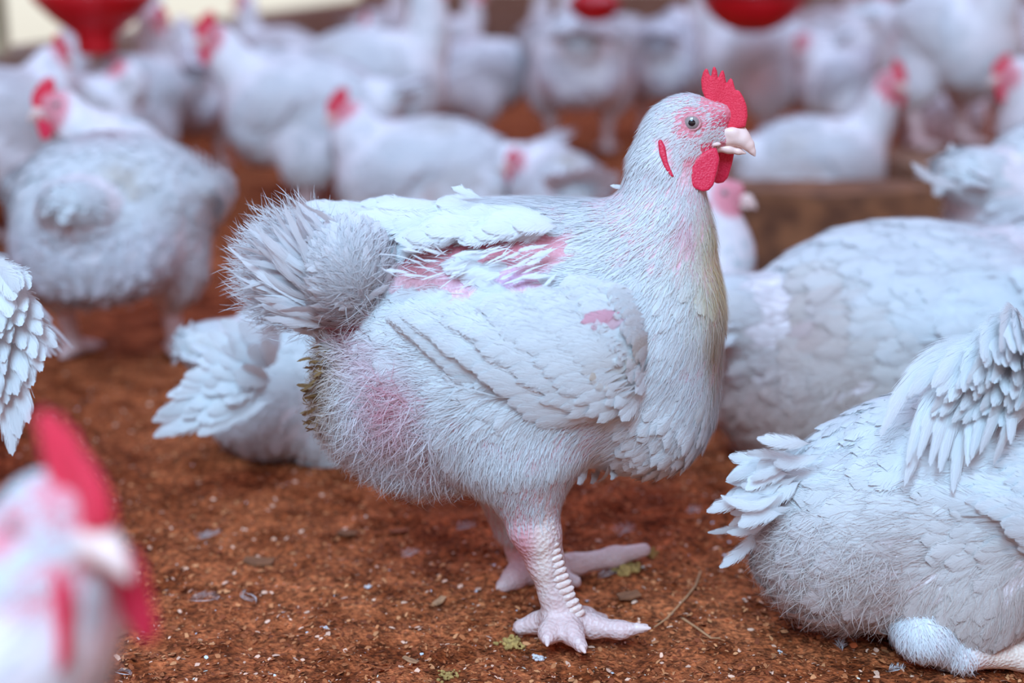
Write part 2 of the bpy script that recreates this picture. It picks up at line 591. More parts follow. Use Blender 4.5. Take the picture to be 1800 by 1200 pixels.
EX, EZ = hp_(1216, 211)
EYE, PUP, LID = {}, {}, {}
for sd in (-1, 1):
    V, F = sphere_np((EX, sd * 0.0150, EZ), (0.0060, 0.0048, 0.0060)); EYE[sd] = mesh_np('eye', V, F, M_EYE)
    V, F = sphere_np((EX, sd * 0.01925, EZ), (0.0026, 0.0008, 0.0024), 12); PUP[sd] = mesh_np('pupil', V, F, M_PUPIL)
    b = Bones()
    ring = [(EX + 0.0056 * cos(a) * 1.05, sd * (0.0170 - 0.0008 * abs(cos(a))), EZ + 0.0050 * sin(a) - 0.0004 * cos(a)) for a in np.linspace(0, 2 * pi, 17)]
    for i in range(16):
        b.cone(ring[i], ring[i + 1], 0.0011, 0.0011, k=0.001)
    V, F = b.mesh(0.0007); LID[sd] = mesh_np('eyelid', V, F, M_LID)


def head_bones(B, H, Rh, sz=1.0):
    """adds the skull and cheeks at head frame origin H with rotation Rh"""
    def q(x, y, z): return H + Rh @ (np.array((x, y, z)) * sz)
    back = Rh @ np.array((-1, 0, -0.35))
    B.ell(q(-0.002, 0, 0.0), np.array((0.0235, 0.0165, 0.0195)) * sz, back, 0.009, 'head', 0.008, Rh)
    B.ell(q(0.000, 0, -0.020), np.array((0.021, 0.0160, 0.020)) * sz, Rh @ np.array((-0.8, 0, -0.7)), 0.009, 'head', 0.010, Rh)
    B.cone(q(0.012, 0, -0.006), q(0.025, 0, -0.012), 0.0125 * sz, 0.0070 * sz, back, 0.006, 'face', 0.006)
    B.ell(q(-0.013, 0, -0.012), np.array((0.018, 0.0165, 0.022)) * sz, back, 0.011, 'head', 0.010, Rh)
    B.ell(q(0.017, 0, 0.004), np.array((0.014, 0.0085, 0.011)) * sz, back, 0.004, 'face', 0.006, Rh)


def head_parts(root, H, Rh, sz=1.0, comb=1.0, lid=True, wattle=1.0):
    M = Matrix.Translation(Vector(H)) @ Matrix([list(r) for r in Rh]).to_4x4() @ Matrix.Scale(sz, 4)

    def put(name, me, mm=M, parent=root):
        o = bpy.data.objects.new(name, me); link(o, root)
        o.matrix_local = mm
        return o
    px, pz = hp_(1268, 215)
    cm = M @ Matrix.Translation((px, 0, pz)) @ Matrix.Diagonal((comb, 1, comb, 1)) @ Matrix.Translation((-px, 0, -pz))
    put('comb', COMB, cm)['label'] = 'red comb'
    wx, wz = hp_(1252, 258)
    wm = M @ Matrix.Translation((wx, 0, wz)) @ Matrix.Diagonal((wattle, 1, wattle, 1)) @ Matrix.Translation((-wx, 0, -wz))
    put('wattle', WATTLE_R, wm)
    # the left wattle hangs a little further forward
    put('wattle', WATTLE_L, wm @ Matrix.Translation((0.011, 0, 0.001)))
    put('upper_beak', UPPER); put('lower_beak', LOWER)
    for sd_ in (-1, 1):
        e_ = put('eye', EYE[sd_])
        p_ = bpy.data.objects.new('pupil', PUP[sd_]); link(p_, e_)
        if lid:
            l_ = bpy.data.objects.new('eyelid', LID[sd_]); link(l_, e_)
    if lid:
        put('ear_lobe', LOBE_R); put('ear_lobe', LOBE_L)


FACE = (0.72, 0.24, 0.28)


def skin_colors(B, V, H, Rh, sz, kinds, body_col, rg):
    c = np.tile(body_col, (len(V), 1)).astype(float)
    leg = kinds.get('leg', np.zeros(len(V)))
    c = c * (1 - leg[:, None]) + np.array((0.72, 0.50, 0.47)) * leg[:, None]
    q = (V - H) @ Rh / sz
    d = np.linalg.norm((q - np.array((0.010, 0, -0.008))) * np.array((1, 0.7, 1)), axis=1)
    f = np.clip((0.036 - d) / 0.010, 0, 1)[:, None] * (q[:, 0] > -0.02)[:, None]
    c = c * (1 - f) + np.array(FACE) * f
    return c


def build_bird(root, B, H, Rh, sz=1.0, h=0.006, n_feather=900, n_strand=0, L_scale=1.0, face_bare=True, seed=0, comb=1.0, wattle=1.0,
               lod=0, stain=None, wings=(), tail=None, skip=None, body_col=None, loc=None, body_mat=None, head_strand=0, extra=None, strand_w=1.0, white=WHITE):
    rg = np.random.RandomState(seed)
    loc = np.zeros(3) if loc is None else loc
    V, F = B.mesh(h)
    N, A = vnormals(V, F)
    fl, L, kd = B.blend(V)
    bc = np.array((0.80, 0.70, 0.71) if lod == 0 else (0.80, 0.76, 0.78)) if body_col is None else np.array(body_col)
    cs = skin_colors(B, V, H, Rh, sz, kd, bc, rg)
    if stain is not None:
        cs = stain(V + loc, cs, 'skin', kd, None)
    o = link(bpy.data.objects.new('body', mesh_np('body', V, F, body_mat or M_SKIN, cs)), root)
    P, Nn = sample(V, F, N, A, int(n_feather * 1.7), rg)
    fl, L, kd = B.blend(P)
    z = np.zeros(len(P))
    bare = kd.get('leg', z) * 1.0
    q = (P - H) @ Rh / sz
    if face_bare:
        d = np.linalg.norm((q - np.array((0.014, 0, -0.010))) * np.array((1, 0.6, 1)), axis=1)
        bare = np.maximum(bare, np.clip((0.030 - d) / 0.006, 0, 1))
    keep = rg.rand(len(P)) > bare * 3.0
    dens = 1 - 0.35 * kd.get('down', z)
    keep &= rg.rand(len(P)) < dens
    keep &= ~((q[:, 0] > -0.004) & (q[:, 2] < -0.022) & (q[:, 2] > -0.05) & (np.abs(q[:, 1]) > 0.004) & (np.abs(q[:, 1]) < 0.05) & (q[:, 0] < 0.03))
    if skip is not None:
        keep &= ~skip(P + loc, 'f', rg)
    P, Nn, fl, L = P[keep][:n_feather], Nn[keep][:n_feather], fl[keep][:n_feather], L[keep][:n_feather]
    hd = kd.get('head', z)[keep][:n_feather] + kd.get('face', z)[keep][:n_feather]; nk = kd.get('neck', z)[keep][:n_feather]
    dn = kd.get('down', z)[keep][:n_feather]
    T = unit(fl + rg.randn(len(P), 3) * (0.10 + 0.25 * dn[:, None]))
    LL = L * L_scale * (0.75 + 0.5 * rg.rand(len(P)))
    Wd = LL * np.where(nk + hd > 0.5, 0.15 if lod == 0 else 0.32, 0.30) * (0.8 + 0.4 * rg.rand(len(P)))
    C = np.tile(white, (len(P), 1)) * (0.93 + 0.07 * rg.rand(len(P), 1))
    C = C * (1 - dn[:, None] * 0.10 * np.array((0.5, 1.2, 0.9)))
    if stain is not None:
        C = stain(P + loc, C, 'feather', None, rg)
    acc = Acc()
    lo = lod > 0
    if not lo:
        m = (nk + hd > 0.5)
        acc.stamp(P[m] - Nn[m] * 0.0008, T[m], Nn[m], LL[m], Wd[m], C[m], TMPL, rg, 0.07, 0.10, 0.2, 0.2)
        m = ~m
        acc.stamp(P[m] - Nn[m] * 0.001, T[m], Nn[m], LL[m], Wd[m], C[m], TMPL, rg, 0.16, 0.20, 0.22, 0.2)
    else:
        acc.stamp(P - Nn * 0.001, T, Nn, LL, Wd, C, TMPL_LO, rg, 0.15, 0.18, 0.2, 0.2)
    if extra is not None:
        extra(acc, rg)
    acc.obj('plumage', M_FAR if lo else M_FEATHER, root)
    if n_strand:
        P, Nn = sample(V, F, N, A, n_strand, rg)
        if head_strand:
            near = np.where(np.linalg.norm(V[F].mean(1) - H, axis=1) < 0.045 * sz)[0]
            P2, N2 = sample(V, F[near], N, A[near], head_strand, rg)
            P = np.concatenate([P, P2]); Nn = np.concatenate([Nn, N2])
        fl, L, kd = B.blend(P)
        z = np.zeros(len(P))
        bare = kd.get('leg', z)
        keep = rg.rand(len(P)) > bare * 1.6
        if skip is not None:
            keep &= ~skip(P + loc, 's', rg)
        q = (P - H) @ Rh / sz
        inhead = (np.linalg.norm(q - np.array((0.006, 0, -0.012)), axis=1) < 0.036)
        keep &= ~((q[:, 0] > 0.027) & inhead)
        eye_d = np.linalg.norm((q - np.array((EX, 0, EZ)))[:, [0, 2]], axis=1)
        keep &= ~((eye_d < 0.0072) & inhead)
        keep &= ~((eye_d < 0.012) & inhead & (rg.rand(len(P)) < 0.7))
        cmb = inhead & (q[:, 0] > 0.008) & (q[:, 2] > -0.003) & (np.abs(q[:, 1]) < 0.011)
        keep &= ~(cmb & (rg.rand(len(P)) < 0.8))
        wat = inhead & (q[:, 0] > -0.004) & (q[:, 2] < -0.022) & (np.abs(q[:, 1]) > 0.004)
        keep &= ~(wat & (rg.rand(len(P)) < 0.9))
        gx, gz = hp_(1243, 251)
        keep &= ~(inhead & (np.abs(q[:, 2] - gz) < 0.0035) & (q[:, 0] > gx - 0.004) & (rg.rand(len(P)) < 0.85))
        lx, lz = hp_(1172, 268)
        keep &= ~(inhead & (np.abs(q[:, 2] - lz) < 0.014) & (np.abs(q[:, 0] - lx - (q[:, 2] - lz) * -0.35) < 0.0075))
        P, Nn, fl, L, inhead = P[keep], Nn[keep], fl[keep], L[keep], inhead[keep]
        dn = kd.get('down', z)[keep]
        T = unit(fl + rg.randn(len(P), 3) * (0.15 + 0.75 * dn[:, None]))
        LL = np.minimum(L, 0.022) * (0.5 + 0.6 * rg.rand(len(P))) * np.where(inhead, 0.62, 1.0)
        Wd = (0.00016 + 0.00022 * rg.rand(len(P))) * strand_w
        C = np.tile(white, (len(P), 1)) * (0.9 + 0.1 * rg.rand(len(P), 1))
        if stain is not None:
            C = stain(P + loc, C, 'feather', None, rg)
        a2 = Acc()
        dnm = dn > 0.45
        a2.stamp(P[~dnm], T[~dnm], Nn[~dnm], LL[~dnm], Wd[~dnm], C[~dnm], STRAND, rg, 0.32, 0.28, 0, 0.25)
        if dnm.any():
            a2.stamp(P[dnm], T[dnm], Nn[dnm], LL[dnm] * 1.1, Wd[dnm], C[dnm], STRAND, rg, 0.75, 0.55, 0, 0.5)
        a2.obj('down', M_DOWN, root)
    for wfun in wings:
        a3 = Acc(); wfun(a3, rg); a3.obj('wing', M_FAR if lo else M_FEATHER, root)
    if tail is not None:
        a4 = Acc(); tail(a4, rg); a4.obj('tail', M_FAR if lo else M_FEATHER, root)
    head_parts(root, H, Rh, sz, comb, not lo, wattle)
    return V, F


def wing_maker(surf, nrm, rows, tmq=TMPL_Q, tmc=TMPL, colf=None, white=WHITE):
    """surf(s,q) -> point; s from the shoulder (0) to the wing tip (1), q from upper edge to lower edge.
    rows: list of (s0, s1, q0, q1, count, length in s, half width m, layer)"""
    def f(acc, rg):
        for (s0, s1, q0, q1, cnt, ls, hw, lay) in rows:
            for i in range(cnt):
                t = (i + 0.5) / cnt
                s_ = s0 + (s1 - s0) * t + (rg.rand() - .5) * 0.03
                q_ = q0 + (q1 - q0) * t + (rg.rand() - .5) * 0.02
                n_ = nrm(s_, q_)
                a = surf(s_, q_) + n_ * lay
                b = surf(min(s_ + ls, 1.12), q_ + (rg.rand() - .5) * 0.04) + n_ * (lay + 0.0018)
                cc = white * (0.93 + 0.07 * rg.rand())
                if colf is not None:
                    cc = colf(0.5 * (a + b), cc, rg)
                acc.quill(a, b, hw * (0.85 + 0.3 * rg.rand()), n_, cc, tmq if hw * 6 < np.linalg.norm(b - a) else tmc, 0.014, rg)
    return f

# ------------------------------------------------------------------ the standing hen in focus
HY = 1.05
hero = empty('chicken', (0.015, HY, 0))
tag(hero, 'white hen in sharp focus, standing side on, red comb upright, bare pink patch on back', 'chicken')
HL = np.array((0.015, HY, 0))
HS = HY / 0.967 / FPX * 0.985     # metres per pixel on the hen's plane (about)


def hw(px, py, dy=0.0):
    """pixel -> hero local, dy behind (+) / in front (-) of the hen's mid plane"""
    return W(px, py, HY + dy) - HL


def hero_stain(P, C, what, kd, rg):
    px, py = PX(P)
    C = C.copy()

    def m(cx, cy, rx, ry, c, a, soft=1.0):
        d = ((px - cx) / rx) ** 2 + ((py - cy) / ry) ** 2
        f = np.exp(-d * soft) * a
        if rg is not None:
            f = f * (0.3 + 1.0 * rg.rand(len(f)))
        f = np.clip(f, 0, 1)[:, None]
        C[:] = C * (1 - f) + np.array(c) * f
    if what == 'feather':
        m(1262, 455, 32, 115, (0.76, 0.62, 0.34), 1.15)
        m(1258, 610, 14, 80, (0.42, 0.24, 0.10), 0.8)
        m(1220, 440, 50, 60, (0.74, 0.66, 0.50), 0.5)
        m(1058, 566, 13, 11, (0.80, 0.20, 0.32), 1.4)
        m(1082, 645, 26, 18, (0.62, 0.36, 0.16), 0.6)
        m(1130, 610, 14, 20, (0.60, 0.40, 0.20), 0.4)
        m(560, 690, 32, 75, (0.38, 0.22, 0.10), 1.0)
        m(590, 640, 34, 34, (0.50, 0.30, 0.16), 0.5)
        m(618, 582, 26, 24, (0.28, 0.04, 0.05), 1.4)
        m(700, 760, 70, 45, (0.72, 0.38, 0.42), 0.30)
        m(690, 705, 42, 66, (0.70, 0.28, 0.34), 0.8)
        m(575, 720, 30, 70, (0.56, 0.38, 0.28), 0.5)
        m(640, 620, 30, 40, (0.70, 0.34, 0.40), 0.5)
        m(760, 830, 40, 30, (0.50, 0.26, 0.22), 0.5)
        m(600, 500, 110, 120, (0.76, 0.66, 0.66), 0.25)
        m(1208, 408, 14, 30, (0.74, 0.34, 0.46), 0.7)
        m(1215, 250, 60, 60, (0.84, 0.72, 0.72), 0.55)
        m(1190, 810, 70, 14, (0.55, 0.36, 0.24), 0.3)
    else:
        m(620, 490, 60, 70, (0.78, 0.72, 0.74), 1.3)
        m(850, 430, 170, 45, (0.50, 0.09, 0.12), 0.9)
        m(730, 465, 50, 40, (0.40, 0.08, 0.09), 0.7)
        m(880, 492, 80, 22, (0.62, 0.40, 0.62), 0.8)
        
        m(610, 580, 34, 34, (0.20, 0.02, 0.03), 1.0)
        m(1236, 258, 22, 8, (0.66, 0.03, 0.08), 1.2, 0.8)
        m(1268, 215, 30, 18, (0.66, 0.06, 0.12), 0.9)
        m(1216, 208, 24, 18, (0.70, 0.20, 0.24), 0.6)
        m(915, 960, 26, 60, (0.66, 0.20, 0.24), 0.6)
        m(955, 960, 16, 90, (0.86, 0.72, 0.62), 0.7)
    return C


def in_poly(px, py, poly):
    return poly_sdf(np.stack([px, py], 1), poly) < 0


BARE_POLY = [(672, 478), (735, 436), (800, 412), (880, 400), (930, 404), (1020, 415), (1030, 436), (985, 476), (960, 525), (850, 545), (760, 540), (690, 520)]


def hero_skip(P, w_, rg):
    px, py = PX(P)
    s = in_poly(px, py, BARE_POLY)
    if w_ == 's':
        return s & (rg.rand(len(px)) < 0.95)
    k = in_poly(px, py, [(1196, 398), (1222, 372), (1236, 392), (1218, 430), (1180, 452)]) & (rg.rand(len(px)) < 0.6)
    return (s & (rg.rand(len(px)) < 0.95)) | k


B = Bones()
c = hw(905, 590); B.ell(c, (0.128, 0.094, 0.094), (-1, 0, 0.02), 0.032, 'body', 0.03, rot(0, R(-4)))
c = hw(1095, 590, 0.0); B.ell(c, (0.068, 0.082, 0.095), (-0.55, 0, -0.75), 0.026, 'body', 0.04)
c = hw(1160, 530, 0.0); B.ell(c, (0.042, 0.058, 0.055), (-0.35, 0, -0.9), 0.020, 'body', 0.03)
c = hw(1150, 700, 0.0); B.ell(c, (0.044, 0.066, 0.052), (-0.7, 0, -0.6), 0.026, 'body', 0.03)
c = hw(900, 440, 0.03); B.ell(c, (0.100, 0.066, 0.036), (-1, 0, 0.0), 0.036, 'body', 0.03, rot(0, R(2)))
c = hw(720, 680, 0.0); B.ell(c, (0.062, 0.075, 0.062), (-0.75, 0, -0.55), 0.020, 'down', 0.035)
c = hw(640, 700, 0.005); B.ell(c, (0.034, 0.055, 0.045), (-0.7, 0, -0.6), 0.018, 'down', 0.025)
c = hw(760, 790, 0.0); B.ell(c, (0.052, 0.052, 0.028), (-0.6, 0, -0.8), 0.018, 'down', 0.025)
c = hw(628, 492, -0.022); B.ell(c, (0.024, 0.036, 0.033), (-0.8, 0, 0.7), 0.024, 'down', 0.012)
c = hw(650, 540, 0.01); B.ell(c, (0.035, 0.042, 0.045), (-0.8, 0, 0.5), 0.022, 'body', 0.03)
for sd in (-1, 1):
    yy = -0.052 if sd < 0 else 0.055
    xx = 0 if sd < 0 else -30
    B.ell(hw(898 + xx, 730, yy), (0.055, 0.040, 0.060), (-0.15, 0, -1), 0.022, 'body', 0.03)
    B.cone(hw(922 + xx, 800, yy - .002 * sd), hw(935 + xx, 918, yy), 0.038, 0.0195, (-0.1, 0, -1), 0.011, 'body', 0.02)
# near leg
ny = -0.055
B.chain([hw(938, 925, ny), hw(945, 940, ny), hw(958, 985, ny), hw(978, 1045, ny), hw(990, 1085, ny)],
        [0.0185, 0.0172, 0.0138, 0.0125, 0.0135], kind='leg', k=0.006)
B.chain([hw(990, 1082, ny), hw(1040, 1100, ny - .004), hw(1090, 1107, ny - 0.01), hw(1134, 1103, ny - 0.012)], [0.0125, 0.0085, 0.0060, 0.0035], kind='leg', k=0.007)
B.chain([hw(988, 1088, ny), hw(1005, 1112, ny - .022), hw(1022, 1136, ny - 0.040)], [0.0120, 0.0080, 0.0050], kind='leg', k=0.007)
B.chain([hw(982, 1086, ny), hw(965, 1112, ny - .022), hw(962, 1122, ny - 0.032)], [0.011, 0.0075, 0.0050], kind='leg', k=0.006)
B.chain([hw(978, 1082, ny), hw(945, 1094, ny + .012), hw(915, 1102, ny + 0.014)], [0.010, 0.0075, 0.0062], kind='leg', k=0.006)
B.chain([hw(990, 1080, ny), hw(1030, 1085, ny + .025), hw(1060, 1088, ny + 0.04)], [0.0115, 0.0075, 0.0045], kind='leg', k=0.006)
# far leg
fy = 0.062
B.chain([hw(898, 872, fy), hw(905, 920, fy), hw(916, 965, fy + .002), hw(934, 1000, fy + .004)], [0.018, 0.0145, 0.0125, 0.0125], kind='leg', k=0.006)
B.chain([hw(936, 998, fy), hw(1010, 992, fy + .002), hw(1080, 978, fy + 0.012), hw(1132, 966, fy + 0.02)], [0.0120, 0.0088, 0.0080, 0.0058], kind='leg', k=0.007)
B.chain([hw(934, 998, fy), hw(905, 1014, fy - .012), hw(884, 1030, fy - 0.022)], [0.0115, 0.0092, 0.0062], kind='leg', k=0.007)
B.chain([hw(938, 1000, fy), hw(980, 1012, fy - .015), hw(1012, 1022, fy - 0.028)], [0.0115, 0.0080, 0.0050], kind='leg', k=0.007)
# neck
npts = [(1145, 465, 0.040), (1165, 400, 0.0290), (1170, 335, 0.0230), (1168, 285, 0.0205), (1180, 238, 0.0185)]
for i in range(len(npts) - 1):
    a, b_ = npts[i], npts[i + 1]
    B.cone(hw(a[0], a[1]), hw(b_[0], b_[1]), a[2], b_[2], flow=(-0.45, 0, -0.9), L=0.022 - 0.002 * i, kind='neck', k=0.02)
B.cone(hw(1080, 450), hw(1150, 425), 0.028, 0.030, flow=(-0.8, 0, -0.45), L=0.024, kind='neck', k=0.03)
HH = hw(1212, 212, -0.002)
HR = rot(R(-7), R(0))
HSZ = HS / S
head_bones(B, HH, HR, HSZ)


def lerp_curve(pts, t):
    t = min(max(t, 0), 1) * (len(pts) - 1); i = min(int(t), len(pts) - 2); f = t - i
    a, b = np.array(pts[i], float), np.array(pts[i + 1], float)
    p0 = np.array(pts[max(i - 1, 0)], float); p3 = np.array(pts[min(i + 2, len(pts) - 1)], float)
    return 0.5 * (2 * a + (b - p0) * f + (2 * p0 - 5 * a + 4 * b - p3) * f * f + (3 * a - p0 - 3 * b + p3) * f ** 3)


WT = [(1145, 512), (1080, 486), (990, 496), (900, 528), (800, 540), (715, 540), (678, 552)]
WB = [(1140, 640), (1110, 712), (1030, 752), (920, 744), (820, 700), (735, 635), (680, 560)]


def hero_surf(s, q):
    a = lerp_curve(WT, s); b = lerp_curve(WB, s); p = a * (1 - q) + b * q
    bulge = 0.020 * sin(pi * min(max(q, 0.02), 0.98)) ** 0.7 * min(1, 4 * s + 0.25)
    dy = -0.090 - 0.75 * bulge + 0.036 * max(s - 0.62, 0) / 0.38 + 0.02 * max(0.15 - s, 0) / 0.15
    r = hw(p[0], p[1], dy)
    if s > 1:
        r = r + (hw(*WT[-1]) - hw(*WT[-2])) * (s - 1) * 1.5
    return r


def hero_nrm(s, q):
    return unit(np.array((-0.25 * (s - 0.4), -1, 0.9 * (0.45 - q))))


def wing_col(p, c, rg):
    P = (p + HL)[None]
    return hero_stain(P, np.array([c]), 'feather', None, rg)[0]


hw_rows = [
    (0.28, 0.30, 0.95, 1.0, 2, 0.74, 0.0105, -0.004),
    (0.30, 0.46, 1.00, 0.86, 7, 0.56, 0.0110, -0.002),
    (0.34, 0.60, 0.92, 0.50, 8, 0.46, 0.0115, 0.000),
    (0.26, 0.60, 0.86, 0.20, 12, 0.42, 0.0120, 0.002),
    (0.16, 0.62, 0.98, 0.10, 18, 0.30, 0.0115, 0.004),
    (0.14, 0.52, 0.90, 0.05, 20, 0.24, 0.0105, 0.005),
    (0.10, 0.42, 0.95, 0.02, 22, 0.20, 0.0095, 0.006),
    (0.04, 0.32, 1.00, 0.02, 26, 0.17, 0.0085, 0.006),
    (-0.02, 0.22, 0.92, 0.0, 26, 0.14, 0.0075, 0.006),
    (-0.03, 0.12, 0.85, 0.05, 24, 0.11, 0.0065, 0.006),
]
near_wing = wing_maker(hero_surf, hero_nrm, hw_rows, TMPL_Q, TMPL, wing_col)


def far_wing(acc, rg):
    # scapulars and the far wing lying over the back, tips showing above the tail
    for (x0, y0, x1, y1, cnt, lx, ly, wd, dy, up) in [
            (975, 402, 790, 420, 9, -95, 12, 0.0085, -0.052, 0.000), (980, 396, 790, 414, 12, -115, 12, 0.0105, -0.040, 0.002),
            (975, 385, 720, 402, 16, -130, 14, 0.0115, -0.020, 0.002), (960, 372, 640, 392, 18, -120, 6, 0.0110, 0.005, 0.001),
            (955, 368, 650, 380, 16, -110, 4, 0.0100, 0.030, 0.0), (1060, 385, 900, 392, 12, -90, 14, 0.0080, 0.000, 0.0)]:
        for i in range(cnt):
            t = i / (cnt - 1)
            x = x0 + (x1 - x0) * t + rg.randn() * 8; y = y0 + (y1 - y0) * t + rg.randn() * 4
            a = hw(x, y, dy); b = hw(x + lx * (0.8 + .4 * rg.rand()), y + ly + rg.randn() * 7, dy - .004)
            n_ = unit(np.array((0.05, -0.85 if dy < 0 else -0.3, 0.7)) + rg.randn(3) * 0.12)
            acc.quill(a + n_ * up, b + n_ * (0.006 + up), wd, n_, wing_col(0.5 * (a + b), WHITE * (0.93 + .07 * rg.rand()), rg), TMPL_Q, 0.06, rg)
    for i in range(9):
        a = hw(690 + i * 8, 400 - i, 0.01 + i * .004); b = hw(536 + i * 14, 379 - 2.2 * i + 3 * rg.randn(), 0.02 + i * .005)
        acc.quill(a, b, 0.0085, (0.1, -0.5, 0.85), WHITE * 0.97, TMPL_Q, 0.05, rg)


def bare_pins(acc, rg):
    for i in range(70):
        x = rg.uniform(690, 990); y = rg.uniform(425, 492)
        if not in_poly(np.array([x]), np.array([y]), BARE_POLY)[0]:
            continue
        yy = -0.064 - 0.0002 * (y - 425)
        a = hw(x, y, yy); b = hw(x - rg.uniform(20, 62), y + rg.uniform(2, 26) * (1 if x > 790 else -1.0), yy - 0.007)
        acc.quill(a, b, 0.0006 + 0.0020 * rg.rand() ** 3, (0, -1, 0.8), WHITE * 1.1, TMPL, 0.03, rg)


def hero_tail(acc, rg):
    cx, cy = 690, 562
    tint = WHITE * np.array((1.0, 0.96, 0.97))
    for lay in range(8):
        for i in range(44):
            t = i / 43
            ang = R(178 - 74 * t) + rg.randn() * 0.07
            ln = (225 + 80 * sin(pi * min(t * 1.35, 1)) - 90 * max(t - .6, 0) / .4) * (0.50 + 0.075 * lay) * (0.9 + 0.18 * rg.rand())
            sx, sy = cx - 6 * lay + rg.randn() * 14 - 40 * t, cy - 30 * t + rg.randn() * 12
            ex, ey = cx + ln * cos(ang), cy - ln * sin(ang)
            d0 = 0.036 - 0.012 * lay
            a = hw(sx, sy, d0 * 0.5); b = hw(ex, ey, d0 + rg.randn() * 0.008)
            cc = wing_col(0.5 * (a + b), tint * (0.9 + .1 * rg.rand()), rg)
            acc.quill(a, b, 0.0022 + 0.0032 * rg.rand(), unit(np.array((0.1, -1, 0.3)) + rg.randn(3) * 0.3), cc, TMPL_T, 0.10 * rg.randn(), rg, 0.08 * rg.randn())
    # soft rounded fluff over the tail root, combed up and to the left
    n = 15000
    th = rg.rand(n) * 2 * pi; rr = np.sqrt(rg.rand(n))
    px_ = 615 + 68 * rr * np.cos(th); py_ = 488 + 84 * rr * np.sin(th)
    P = np.array([hw(x, y, -0.026 - 0.044 * math.sqrt(max(0, 1 - r_ * r_))) for x, y, r_ in zip(px_, py_, rr)])
    Nn = unit(np.stack([np.cos(th) * rr, -np.sqrt(1 - rr ** 2) - 0.1, -np.sin(th) * rr], 1))
    rad = np.stack([px_ - 705, np.zeros(n), -(py_ - 600)], 1)
    T = unit(unit(rad) + 0.42 * rg.randn(n, 3))
    C = hero_stain(P + HL, np.tile(tint, (n, 1)), 'feather', None, rg)
    acc.stamp(P, T, Nn, 0.012 + 0.016 * rg.rand(n), 0.0002 + 0.0003 * rg.rand(n), C, TMPL_LO, rg, 0.25, 0.3, 0.1, 0.35)
    n2 = 9000
    t2 = rg.rand(n2); an2 = np.radians(180 - 76 * t2) + rg.randn(n2) * .08
    l2 = (225 + 80 * np.sin(pi * np.minimum(t2 * 1.35, 1)) - 90 * np.maximum(t2 - .6, 0) / .4) * (0.30 + 0.62 * rg.rand(n2))
    P2 = np.array([hw(cx + l_ * cos(a_), cy - l_ * sin(a_), -.02 + .06 * u_) for l_, a_, u_ in zip(l2, an2, rg.rand(n2))])
    T2 = unit(np.stack([np.cos(an2), .2 * rg.randn(n2), np.sin(an2)], 1))
    acc.stamp(P2, T2, unit(rg.randn(n2, 3) * .5 + (0, -1, .2)), 0.012 + 0.014 * rg.rand(n2), np.full(n2, .0003), np.tile(tint, (n2, 1)), TMPL_LO, rg, 0.2, 0.3, 0.1, 0.5)
    m = 420
    k = rg.choice(n, m)
    acc.stamp(P[k], T[k], Nn[k], 0.022 + 0.012 * rg.rand(m), np.full(m, 0.0042), C[k], TMPL, rg, 0.08, 0.25, 0.2, 0.25)


def vent_clumps(acc, rg):
    for i in range(60):
        t = rg.rand()
        x, y = [(618, 592), (575, 628), (560, 650), (548, 690), (552, 735)][min(int(t * 5), 4)]
        x += rg.randn() * 9; y += rg.randn() * 10
        a = hw(x + 16, y - 4, -0.03 + rg.randn() * 0.012); b = hw(x - 6 - 14 * rg.rand(), y + rg.randn() * 9 + 6, -0.035 + rg.randn() * 0.012)
        acc.quill(a, b, 0.0012 + 0.001 * rg.rand(), rg.randn(3), (0.30, 0.17, 0.07), TMPL, 0.15 * rg.randn(), rg)
    # longer brown-edged feathers hanging down the breast's front edge
    for i in range(34):
        t = rg.rand()
        x = 1256 - 22 * t ** 2 + rg.randn() * 4; y = 500 + 210 * t
        a = hw(x - 2, y, 0.0 + rg.randn() * 0.012); b = hw(x + 1 - 6 * t, y + 40 + 25 * rg.rand(), -0.004 + rg.randn() * 0.012)
        acc.quill(a, b, 0.0030, unit(np.array((1, -0.8, 0)) + rg.randn(3) * .2), np.array((0.50, 0.32, 0.14)) * (0.8 + .5 * rg.rand()), TMPL, 0.04, rg)
    for i in range(26):
        t = rg.rand()
        x = 1030 + 200 * t; y = 845 - 120 * t ** 2.2
        a = hw(x, y - 26, -0.03 + rg.randn() * 0.02); b = hw(x - 14 - 10 * rg.rand(), y + 6, -0.032 + rg.randn() * 0.02)
        acc.quill(a, b, 0.0045, unit(np.array((0.3, -1, 0)) + rg.randn(3) * .2), WHITE * (0.85 + .1 * rg.rand()), TMPL, 0.04, rg)


def hero_extra(acc, rg):
    bare_pins(acc, rg); vent_clumps(acc, rg)
    a = hw(1090, 335); acc.quill(hw(1108, 330), hw(1072, 326), 0.002, (0, -1, 0), WHITE, TMPL, 0.1, rg)
    acc.quill(hw(850, 350, 0.01), hw(792, 328, 0.01), 0.004, (0, -1, 0.4), WHITE, TMPL, 0.1, rg)
    acc.quill(hw(893, 703, -0.105), hw(775, 672, -0.103), 0.0009, (0, -1, 0), WHITE, TMPL, -0.04, rg)


QUICK = False
build_bird(hero, B, HH, HR, HSZ, h=0.0022, n_feather=8200, n_strand=85000, seed=3, stain=hero_stain, skip=hero_skip, loc=HL,
           wings=(near_wing, far_wing), extra=hero_extra, head_strand=7500, tail=hero_tail, body_mat=M_SKINH, body_col=(0.78, 0.46, 0.50))
